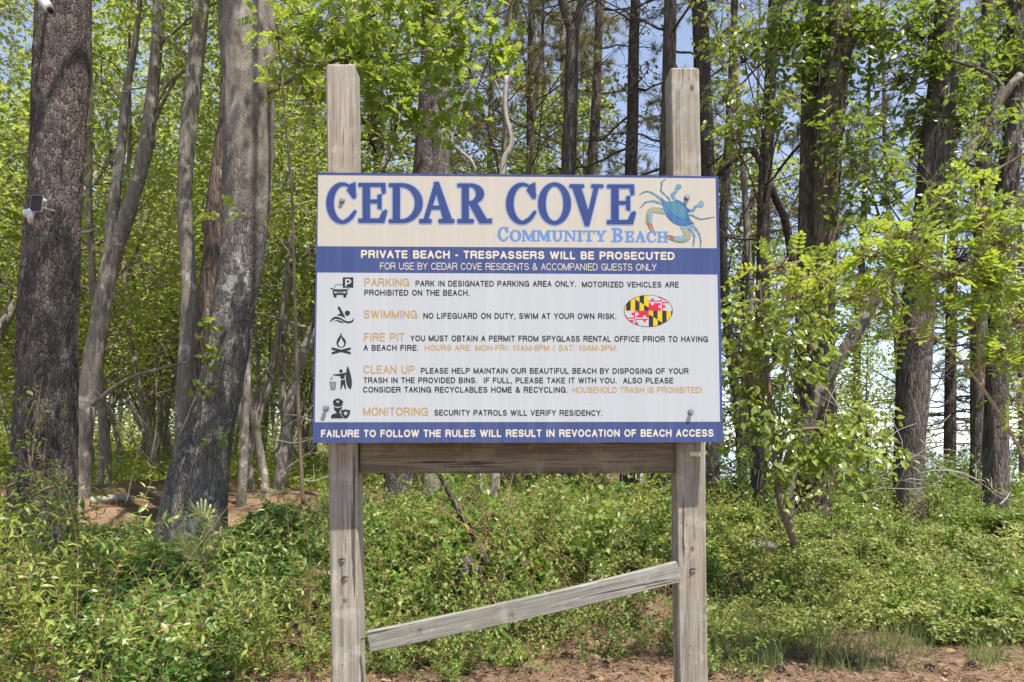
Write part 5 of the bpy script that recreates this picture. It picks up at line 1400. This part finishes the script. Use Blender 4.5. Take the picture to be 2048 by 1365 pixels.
# young pine with pale candles in front of the leaning tree
def young_pine():
    rng = np.random.default_rng(5); d = 6.7; gs, gn = Geo(), Geo(); cand = []
    base = P(402, 1110, d); base[2] = float(ground_z(base[0], base[1]))
    top = P(406, 1030, d)
    stem = resample(np.array([base, (base + top) / 2 + [.01, 0, 0], top]), 10); tube(gs, stem, np.linspace(.011, .006, 10), 8)
    A = [stem[i] for i in (4, 5, 6, 7, 8, 9)] * 6; D = rdir(rng, len(A)) * .7 + np.array([0, 0, .7])
    tufts(gn, rng, np.array(A), D, 16, .20, .0035, .5)
    for (px, py) in ((436, 1075), (372, 1085)):
        tip = P(px, py, d); b = curve_branch(rng, stem[4], tip - stem[4], np.linalg.norm(tip - stem[4]), 5, .08); tube(gs, b, np.linspace(.007, .005, 6), 6)
        tufts(gn, rng, np.repeat(b[2:], 6, 0), np.tile(norm(tip - stem[4]) + [0, 0, .3], (24, 1)), 14, .17, .0035, .5)
    t = thing("pine_sapling", "knee-high pine seedling with upright pale candles in front of the leaning tree", "sapling", base)
    shift(gs.build("stem", M['twig'], None, True), t); shift(gn.build("needles", M['needle_young']), t)
    cm = plain("pine_candle", (0.50, 0.47, 0.27), .8, 0, .4)
    for (dx, h, tilt, bx, by) in ((-.035, .14, -.06, 404, 1032), (-.012, .16, 0, 405, 1030), (.012, .15, .05, 407, 1030), (.04, .12, .14, 409, 1033), (.0, .09, .12, 440, 1070)):
        g = Geo(); p0 = P(bx, by, d) + [dx * .4, 0, -.02]; p1 = p0 + [tilt * h + dx * .5, 0, h]
        tube(g, resample(np.array([p0, (p0 + p1) / 2, p1]), 14), np.array([.006] + [.0095] * 11 + [.007, .002]), 9, 0, .25, 3, .001)
        shift(g.build("candle", cm, None, True), t)
young_pine()

# shrub prototypes
def shrub_geo(seed, n_stem, h, spread, leaf, shape, node=.045, droop=.35, width=1.0, bare=6):
    rng = np.random.default_rng(seed); gs, gl = Geo(), Geo()
    for i in range(n_stem):
        az = rng.random() * 6.28; e = rng.uniform(.55, 1.35)
        b0 = np.array([math.cos(az), math.sin(az), 0]) * rng.random() * spread * .35
        st = curve_branch(rng, b0 - [0, 0, .08], (math.cos(az) * math.cos(e), math.sin(az) * math.cos(e), math.sin(e)), h * rng.uniform(.7, 1.25), 9, .12, -.07)
        lines = [(st, .0035)]
        for s in range(4):
            j = rng.integers(2, 8)
            lines.append((curve_branch(rng, st[j], norm(st[j + 1] - st[j]) + rng.normal(size=3) * .7 + [0, 0, .35], h * rng.uniform(.25, .5), 6, .12, -.05), .002))
        for ln, r in lines:
            tube(gs, ln, np.linspace(r, .0012, len(ln)), 4)
            L = np.linalg.norm(np.diff(ln, axis=0), axis=1).sum(); m = max(4, int(L / node))
            q = resample(ln, m); tn = norm(np.gradient(q, axis=0))
            t = np.linspace(0, 1, m); keep = t > .12
            q, tn, t = q[keep], tn[keep], t[keep]
            side = norm(np.cross(tn, rng.normal(size=3)))
            alt = np.where(np.arange(len(q)) % 2 == 0, 1.0, 0.0)[:, None]
            side = norm(side * alt + np.cross(tn, side) * (1 - alt))
            for sg in (-1, 1):
                yd = norm(side * sg + tn * .55 + [0, 0, .12] + rng.normal(size=q.shape) * .2 - np.array([0, 0, droop * .3]))
                leaves(gl, q, yd, np.array([0, 0, 1.0]) + rng.normal(size=q.shape) * .45, leaf * (1.1 - .45 * t) * rng.uniform(.7, 1.2, len(q)), shape, 0, width)
    for i in range(bare):                          # leafless stems that stand out of the leaves
        az = rng.random() * 6.28; e = rng.uniform(.6, 1.4)
        st = curve_branch(rng, np.array([math.cos(az), math.sin(az), 0]) * rng.random() * spread * .6, (math.cos(az) * math.cos(e), math.sin(az) * math.cos(e), math.sin(e)), h * rng.uniform(.8, 1.35), 8, .16, -.02)
        A_, D_2 = [], []; ramify(gs, rng, st, .0034, 1, A_, D_2, 4, .35, 4, .22, .02, .8, .4, .0018)
    return gs, gl
def shrub_proto(*a, leafm=None, **k):
    gs, gl = shrub_geo(*a, **k)
    return gs.mesh("stems", M['stem_red'], True), gl.mesh("foliage", leafm)
SB = [shrub_proto(s, n_, h, sp_, lf, 'oval' if s != 303 else 'round', node=.055, bare=3, width=.62 if s in (302, 304) else 1.0, leafm=M[mt]) for s, n_, h, sp_, lf, mt in ((301, 10, .75, .45, .085, 'leaf_bush'), (302, 8, 1.0, .4, .12, 'leaf_bush'), (303, 10, .55, .5, .062, 'leaf_brier'), (304, 7, 1.15, .35, .08, 'leaf_weed'), (305, 9, .8, .45, .055, 'leaf_dark'))]
SR = [shrub_proto(s, n_, h, .5, lf, shp, node=nd, leafm=M[mt]) for s, n_, h, lf, shp, nd, mt in ((311, 11, .85, .066, 'oval', .048, 'leaf_brier'), (312, 8, 1.15, .08, 'round', .065, 'leaf_brier'), (313, 11, .7, .055, 'oval', .045, 'leaf_bush'), (314, 8, 1.05, .06, 'oval', .06, 'leaf_weed'), (315, 9, .8, .05, 'oval', .05, 'leaf_dark'))]
def plant_shrub(pr, x, y, s, rz, name, label, cat, group):
    t = thing(name, label, cat, (x, y, float(ground_z(x, y))), group)
    t.rotation_euler = (0, 0, rz); t.scale = (s, s, s)
    for nm, me in (("stems", pr[0]), ("foliage", pr[1])):
        o = bpy.data.objects.new(nm, me); COL.objects.link(o); o.parent = t
def bushes(spots, prs, name, label, cat, group, seed, smin=.45, smax=1.15):
    r_ = np.random.default_rng(seed)
    for px, d in spots:
        plant_shrub(prs[r_.integers(len(prs))], (px - CX) / F_PX * d, d, r_.uniform(smin, smax), r_.random() * 6.28, name, label, cat, group)
HB = "leafy honeysuckle bush with pointed oval leaves in the thicket left of the left post"
bushes([(40, 4.7), (160, 4.6), (280, 4.8), (390, 5.2), (90, 5.3), (220, 5.4), (330, 5.6), (470, 5.2), (560, 5.1), (620, 5.5), (-40, 5.2), (30, 6.0), (170, 6.1), (520, 5.6), (600, 6.4), (-60, 6.4), (90, 6.8), (230, 6.9), (20, 7.3),
        (640, 7.4), (140, 7.6), (-30, 7.6), (600, 8.2)], SB, "honeysuckle_bush", HB, "shrub", "honeysuckle bushes left of the post", 401)
BB = "twiggy green brier bush filling the bank between the two posts"
bushes([(760, 6.3), (850, 6.2), (940, 6.0), (1040, 6.3), (1130, 6.2), (1220, 6.3), (1300, 6.4), (800, 7.0), (900, 7.0), (1000, 6.9), (1090, 7.0), (1180, 7.0), (1270, 7.1), (1330, 7.3), (740, 7.4), (850, 7.8), (960, 7.7), (1060, 7.8), (1160, 7.8), (1260, 8.0),
        (1050, 8.5), (1150, 8.6), (950, 8.5), (700, 6.6), (690, 7.9), (760, 5.6), (1180, 5.7), (870, 5.6)], SR, "brier_bush", BB, "shrub", "brier bushes between the posts", 402, .55, 1.2)
bushes([(860, 7.7), (1000, 8.0), (1110, 7.7), (1230, 8.0), (930, 7.4)], SR[:2] + SR[3:4], "brier_bush", "tall twiggy brier bush reaching up toward the beam between the posts", "shrub", "tall brier bushes between the posts", 406, 1.0, 1.25)
bushes([(750, 5.2), (820, 5.35), (895, 5.15), (985, 5.4), (700, 5.35), (640, 5.0), (590, 5.2), (1445, 5.4), (780, 5.5), (1320, 5.7), (1060, 5.6)], SR, "brier_bush", "small leafy sprig of brier growing from the litter at the sign's foot", "shrub", "small brier sprigs at the sign's foot", 407, .32, .6)
bushes([(-200, 5.0), (-150, 5.8), (-260, 6.2), (-180, 7.0), (-320, 7.2), (-420, 6.2), (-260, 8.0)], SB, "honeysuckle_bush", "honeysuckle bush trailing out past the big pine toward the clearing", "shrub", "honeysuckle bushes past the big pine", 408)
RB = "low dark bush under the pines right of the sign"
bushes([(1450, 7.6), (1500, 8.2), (1560, 8.0), (1640, 8.4), (1700, 8.2), (1760, 8.7), (1880, 8.8), (1950, 8.6), (2020, 8.8), (1900, 9.4), (2060, 9.4), (1480, 9.2), (1580, 9.4), (1690, 9.6), (1780, 9.8), (1850, 9.8), (1960, 10.2), (1440, 10.2), (1540, 10.4), (1640, 10.8), (2040, 10.6), (1740, 11), (1860, 11.2)],
       SR, "understory_bush", RB, "shrub", "dark bushes under the right pines", 403, .45, .85)

VB = "small weedy bush standing out of the low vines right of the right post"
bushes([(1450, 6.5), (1490, 7.0), (1560, 6.6), (1620, 7.2), (1680, 6.6), (1740, 7.3), (1800, 6.7), (1860, 7.4), (1930, 6.7), (2000, 7.2), (2050, 6.4), (1520, 7.6), (1900, 7.9), (1600, 6.1), (1455, 5.9), (1770, 7.9)],
       SR, "weedy_bush", VB, "shrub", "weedy bushes in the low vines", 404, .42, .8)
bushes([(1480, 12), (1560, 12.6), (1650, 12.2), (1730, 12.8), (1800, 12.3), (1880, 12.8), (1950, 12.2), (2030, 12.7), (1600, 13.2), (1840, 13.3), (1990, 13.3), (1700, 13.4), (1520, 12.3), (1690, 12.6), (1770, 13), (1910, 12.5), (2000, 12.4), (2070, 12.2)], SR[:3], "understory_bush", "tall bush at the top of the bank in front of the water", "shrub", "tall bushes in front of the water", 405, .8, 1.35)
# ground cover that nobody could count
def cover(name, label, n, region, leaf, shape, mat, hgt, seed, mask=None, upright=.8):
    r_ = np.random.default_rng(seed); px0, px1, d0, d1 = region
    d = np.sqrt(r_.uniform(d0 ** 2, d1 ** 2, n)); x = (r_.uniform(px0, px1, n) - CX) / F_PX * d
    if mask is not None:
        k = mask(x, d, r_); x, d = x[k], d[k]
    m = len(x)
    lump = np.clip(.5 + .5 * vnoise(x * 1.6, d * 1.6, 0, seed) + .35 * vnoise(x * 4.5, d * 4.5, 0, seed + 1), .04, 1.4)
    z = ground_z(x, d) + hgt * lump * (r_.random(m) ** .55)
    pos = np.stack([x, d, z], -1)
    a = r_.random(m) * 6.28
    yd = np.stack([np.cos(a), np.sin(a), r_.normal(size=m) * .4], -1)
    nr = np.array([0, -.15, upright]) + r_.normal(size=(m, 3)) * .5
    g = Geo(); leaves(g, pos, yd, nr, leaf * r_.uniform(.55, 1.3, m), shape)
    o = g.build(name, mat); o["kind"] = "stuff"; o["label"] = label; o["category"] = "ground cover"
    return o
def patch(lo, seed, sc=.9):
    return lambda x, d, r_: (.5 + .5 * vnoise(x * sc, d * sc, 0, seed)) + r_.normal(size=len(x)) * .06 > lo
cover("vine_cover", "low mat of small pale green vine leaves on the right bank", 130000, (1415, 2150, 5.9, 9.0), .046, 'rhomb', M['leaf_vine'], .24, 501, lambda x, d, r_: ((d + .35 * vnoise(x * 1.5, 0, 0, 8) + r_.normal(size=len(x)) * .12 > 6.35) | (x > 3.15)) & (vnoise(x * 1.4, d * 1.4, 0, 61) + r_.normal(size=len(x)) * .12 > -.42))
cover("vine_undergrowth", "dark leafy undergrowth under the right hand pines", 60000, (1380, 2150, 8.4, 13.5), .06, 'rhomb', M['leaf_dark'], .32, 502)
cover("honeysuckle_cover", "leafy ground cover around the bushes left of the sign", 30000, (-150, 700, 4.7, 8.8), .07, 'oval', M['leaf_bush'], .26, 503, patch(.60, 31))
cover("brier_cover", "leafy ground cover on the bank between the posts", 36000, (660, 1440, 5.9, 9.2), .055, 'oval', M['leaf_brier'], .30, 504, patch(.60, 33))
cover("wood_weeds", "sunlit weeds on the floor of the wood left of the sign", 90000, (-200, 760, 15, 34), .10, 'rhomb', M['leaf_under'], .5, 505, patch(.40, 37, .35))
cover("wood_thicket", "thick sunlit leaves low in the wood left of the sign", 34000, (-260, 820, 20, 46), .14, 'rhomb', M['leaf_under'], 2.1, 507, patch(.42, 43, .25))
cover("far_weeds", "green weeds behind the bank under the panel", 30000, (640, 1450, 9, 16), .07, 'rhomb', M['leaf_brier'], .4, 506, patch(.45, 41, .6))

def far_woods():
    r_ = np.random.default_rng(508); g = Geo()
    n = 4200; d = r_.uniform(52, 85, n); x = (r_.uniform(-700, 1150, n) - CX) / F_PX * d
    hgt = r_.random(n) ** 1.5 * (9 + 4 * vnoise(x * .12, d * .1, 0, 4))
    c = np.stack([x, d, ground_z(x, d) + .3 + hgt], -1); k = 26
    A = np.repeat(c, k, 0) + r_.normal(size=(n * k, 3)) * [.8, .8, .45]
    leaves(g, A, rdir(r_, n * k) * [1, 1, .5], np.array([0, -.2, .8]) + r_.normal(size=(n * k, 3)) * .5, r_.uniform(.18, .34, n * k), 'rhomb', 0)
    for i in range(150):
        dd = r_.uniform(48, 80); xx = (r_.uniform(-600, 1100) - CX) / F_PX * dd; z = float(ground_z(xx, dd))
        tube(g, curve_branch(r_, (xx, dd, z - .3), (r_.normal() * .06, 0, 1), r_.uniform(8, 14), 5, .03), np.linspace(.13, .05, 6) * r_.uniform(.6, 1.4), 6, 1)
    o = g.build("far_woods", [M['leaf_under'], M['bark_far']]); o["kind"] = "stuff"; o["label"] = "far leafy wood closing the view left of and behind the sign"; o["category"] = "woods"
far_woods()

def straw(n, region, seed, mask=None):
    r_ = np.random.default_rng(seed); px0, px1, d0, d1 = region
    d = r_.uniform(d0, d1, n); x = (r_.uniform(px0, px1, n) - CX) / F_PX * d
    if mask is not None:
        k = mask(x, d, r_); x, d = x[k], d[k]
    m = len(x); pos = np.stack([x, d, ground_z(x, d) + .004 + r_.random(m) * .022], -1)
    a = r_.random(m) * 6.28; yd = np.stack([np.cos(a), np.sin(a), r_.normal(size=m) * .16], -1)
    g = Geo(); L = r_.uniform(.06, .17, m)
    leaves(g, pos, yd, np.array([0, 0, 1.0]) + r_.normal(size=(m, 3)) * .3, L, 'needle', 0, .0032 / L)
    o = g.build("pine_straw", M['straw']); o["kind"] = "stuff"; o["label"] = "loose brown pine straw over the bare ground"; o["category"] = "litter"
straw(90000, (-100, 2150, 4.9, 7.6), 601)
straw(26000, (-50, 700, 8.5, 17), 602)

def litter():
    r_ = np.random.default_rng(604); g = Geo(); n = 3600
    d = r_.uniform(4.9, 7.6, n); x = (r_.uniform(-100, 2150, n) - CX) / F_PX * d; a = r_.random(n) * 6.28
    leaves(g, np.stack([x, d, ground_z(x, d) + .012 + r_.random(n) * .02], -1), np.stack([np.cos(a), np.sin(a), r_.normal(size=n) * .25], -1), np.array([0, 0, 1.0]) + r_.normal(size=(n, 3)) * .35, r_.uniform(.025, .075, n), 'oval', 0, 1.3)
    o = g.build("fallen_leaves", leaf_mat("dead_leaf", [(0.08, 0.048, 0.03), (0.19, 0.118, 0.07), (0.33, 0.23, 0.15)], .1, (.3, .2, .1), .7, .2)); o["kind"] = "stuff"; o["label"] = "curled brown dead leaves strewn over the bare ground"; o["category"] = "litter"
    spots = [(1180, 5.25), (1250, 5.5), (1090, 5.3), (820, 5.2), (1480, 5.15), (1600, 5.3), (1720, 5.2), (1830, 5.4), (1900, 5.15), (1980, 5.5), (1330, 5.2), (420, 5.05), (330, 4.95), (960, 5.4), (1660, 5.6), (1790, 5.6)]
    for k, (px, dd) in enumerate(spots):
        x = (px - CX) / F_PX * dd; z = float(ground_z(x, dd)); a = r_.random() * 6.28; L = r_.uniform(.12, .4)
        g = Geo(); tube(g, curve_branch(r_, (x, dd, z + .012), (math.cos(a), math.sin(a), .02), L, 6, .12), np.linspace(.0055, .002, 7), 6, 0, .2, k)
        tag(g.build("stick", M['twig'], None, True), "fallen brown stick lying on the bare ground at the sign's foot", "stick", "sticks on the bare ground")
    for k, (px, dd) in enumerate([(1560, 5.2), (1860, 5.25), (1940, 5.3), (1210, 5.35), (1130, 5.6), (1700, 5.45)]):
        x = (px - CX) / F_PX * dd; z = float(ground_z(x, dd)); g = Geo(); a = r_.random() * 6.28; ax_ = np.array([math.cos(a), math.sin(a), .15]); c = np.array([x, dd, z + .022])
        t = np.linspace(-1, 1, 9); tube(g, c + ax_ * t[:, None] * .035, .022 * np.sqrt(np.clip(1.02 - t ** 2, .04, 1)) * np.linspace(1.1, .75, 9), 9, 0, .2, k)
        m_ = 70; u = r_.uniform(-.9, .9, m_); ph = r_.random(m_) * 6.28; s_ = norm(np.cross(ax_, [0, 0, 1.0])); w_ = np.cross(ax_, s_); rd = np.cos(ph)[:, None] * s_ + np.sin(ph)[:, None] * w_
        leaves(g, c + ax_ * u[:, None] * .035 + rd * (.019 * np.sqrt(1 - u ** 2))[:, None], rd + ax_ * .5, np.cross(rd, ax_) * .2 + ax_, .018, 'round')
        tag(g.build("pine_cone", M['bark_brown']), "small open pine cone lying on the bare ground near the sign", "pine cone", "pine cones on the bare ground")
litter()

def grass(n, spots, seed):
    r_ = np.random.default_rng(seed); g = Geo()
    for px, d, rad_, k in spots:
        c = P(px, 0, d); x = c[0] + r_.normal(size=k) * rad_; y = d + r_.normal(size=k) * rad_
        pos = np.stack([x, y, ground_z(x, y)], -1); h = r_.uniform(.10, .34, k)
        yd = np.stack([r_.normal(size=k) * .35, r_.normal(size=k) * .35, np.ones(k)], -1)
        leaves(g, pos, yd, r_.normal(size=(k, 3)) + np.array([0, -1.5, 0]), h, 'needle', 0, .0045 / h)
    o = g.build("grass", M['grass']); o["kind"] = "stuff"; o["label"] = "thin green grass tufts on the bare soil by the right post"; o["category"] = "grass"
rg = np.random.default_rng(7)
grass(0, [(1425 + 420 * rg.random() ** 1.5, rg.uniform(5.0, 6.3), rg.uniform(.03, .11), int(rg.uniform(12, 60))) for _ in range(46)] + [(rg.uniform(1960, 2060), rg.uniform(5.3, 5.7), .06, 40) for _ in range(6)], 603)

# ------------------------------------------------------------------ camera and solar panel on the big pine
def rounded(name, quad_c, u, w, hw, hh, dep, mat, parent, rr=.008):
    n_ = norm(np.cross(u, w)); g = Geo(); pr = []
    for (sx, sy, a0) in ((1, 1, 0), (-1, 1, 90), (-1, -1, 180), (1, -1, 270)):
        for k in range(4):
            a = R(a0 + k * 30); pr.append((sx * (hw - rr) + rr * math.cos(a), sy * (hh - rr) + rr * math.sin(a)))
    pr = np.array(pr); k = len(pr)
    A = quad_c + pr[:, :1] * u + pr[:, 1:] * w + n_ * dep / 2; B = A - n_ * dep
    V = np.vstack([A, B, quad_c + n_ * dep / 2, quad_c - n_ * dep / 2]); Fs = []
    for j in range(k):
        j2 = (j + 1) % k
        Fs += [(j, j2, 2 * k), (k + j2, k + j, 2 * k + 1), (j, k + j, j2), (j2, k + j, k + j2)]
    g.add(V, Fs); o = g.build(name, mat); return shift(o, parent)
dcam = 7.50
cpt = P(73.5, 408, dcam)
u = norm(np.array([1, .05, 0.0])); w = norm(np.array([.01, .22, 1.0])); w = norm(w - u * (u @ w))
spn = thing("solar_panel", "small dark solar panel mounted on the big left pine", "solar panel", cpt)
rounded("frame", cpt, u, w, 12.0 / F_PX * dcam, 18 / F_PX * dcam, .016, plain("grey_plastic", (0.36, 0.37, 0.33), .5, 0, .08), spn)
rounded("cell_sheet", cpt + norm(np.cross(u, w)) * .0085, u, w, 11.2 / F_PX * dcam, 17.1 / F_PX * dcam, .004, M['panel_dark'], spn, .006)
g = Geo(); tube(g, [cpt + [.02, .01, -.03], cpt + [.02, .06, -.02], cpt + [.03, .24, 0]], [.010, .010, .010], 8)
shift(g.build("bracket", M['plastic_white'], None, True), spn)
g = Geo(); tube(g, [P(86, 401, dcam + .03), P(90, 402, dcam + .03), P(93, 402, dcam + .05)], [.018, .02, .008], 12)
shift(g.build("joint", M['plastic_white'], None, True), spn)
cc_ = P(56, 430, dcam)
sc_ = thing("security_camera", "white bullet camera fixed below the solar panel on the left pine", "security camera", cc_)
g = Geo(); tube(g, resample(np.array([P(66, 421, dcam + .03), P(61, 425, dcam), P(54, 427, dcam - .02), P(46, 428, dcam - .03)]), 12), np.array([.015, .028, .033, .036, .037, .037, .037, .037, .036, .035, .033, .026]), 18)
shift(g.build("body", M['plastic_white'], None, True), sc_)
g = Geo(); e0 = P(46, 428, dcam - .03); tube(g, [e0, e0 + [-.008, -.004, -.001]], [.028, .022], 16)
shift(g.build("lens", M['panel_dark'], None, True), sc_)
g = Geo(); tube(g, resample(np.array([P(59, 428, dcam - .01), P(61, 440, dcam), P(62, 447, dcam + .16)]), 8), np.linspace(.034, .016, 8), 10)
shift(g.build("mount", M['plastic_white'], None, True), sc_)
c3 = P(92, 8, dcam)
s3 = thing("security_camera", "white tube-shaped camera high on the left pine at the top edge", "security camera", c3)
g = Geo(); tube(g, resample(np.array([P(74, -14, dcam), P(90, 6, dcam - .03), P(100, 20, dcam - .06)]), 10), np.array([.03, .042, .045, .046, .046, .046, .046, .046, .044, .036]), 16)
shift(g.build("body", M['plastic_white'], None, True), s3)
g = Geo(); tube(g, [P(100, 20, dcam - .06), P(101, 22, dcam - .07)], [.03, .026], 14)
shift(g.build("lens", M['panel_dark'], None, True), s3)
g = Geo(); tube(g, [P(84, -4, dcam), P(92, -10, dcam + .1), P(100, -12, dcam + .28)], [.016, .016, .02], 8)
shift(g.build("mount", M['plastic_white'], None, True), s3)
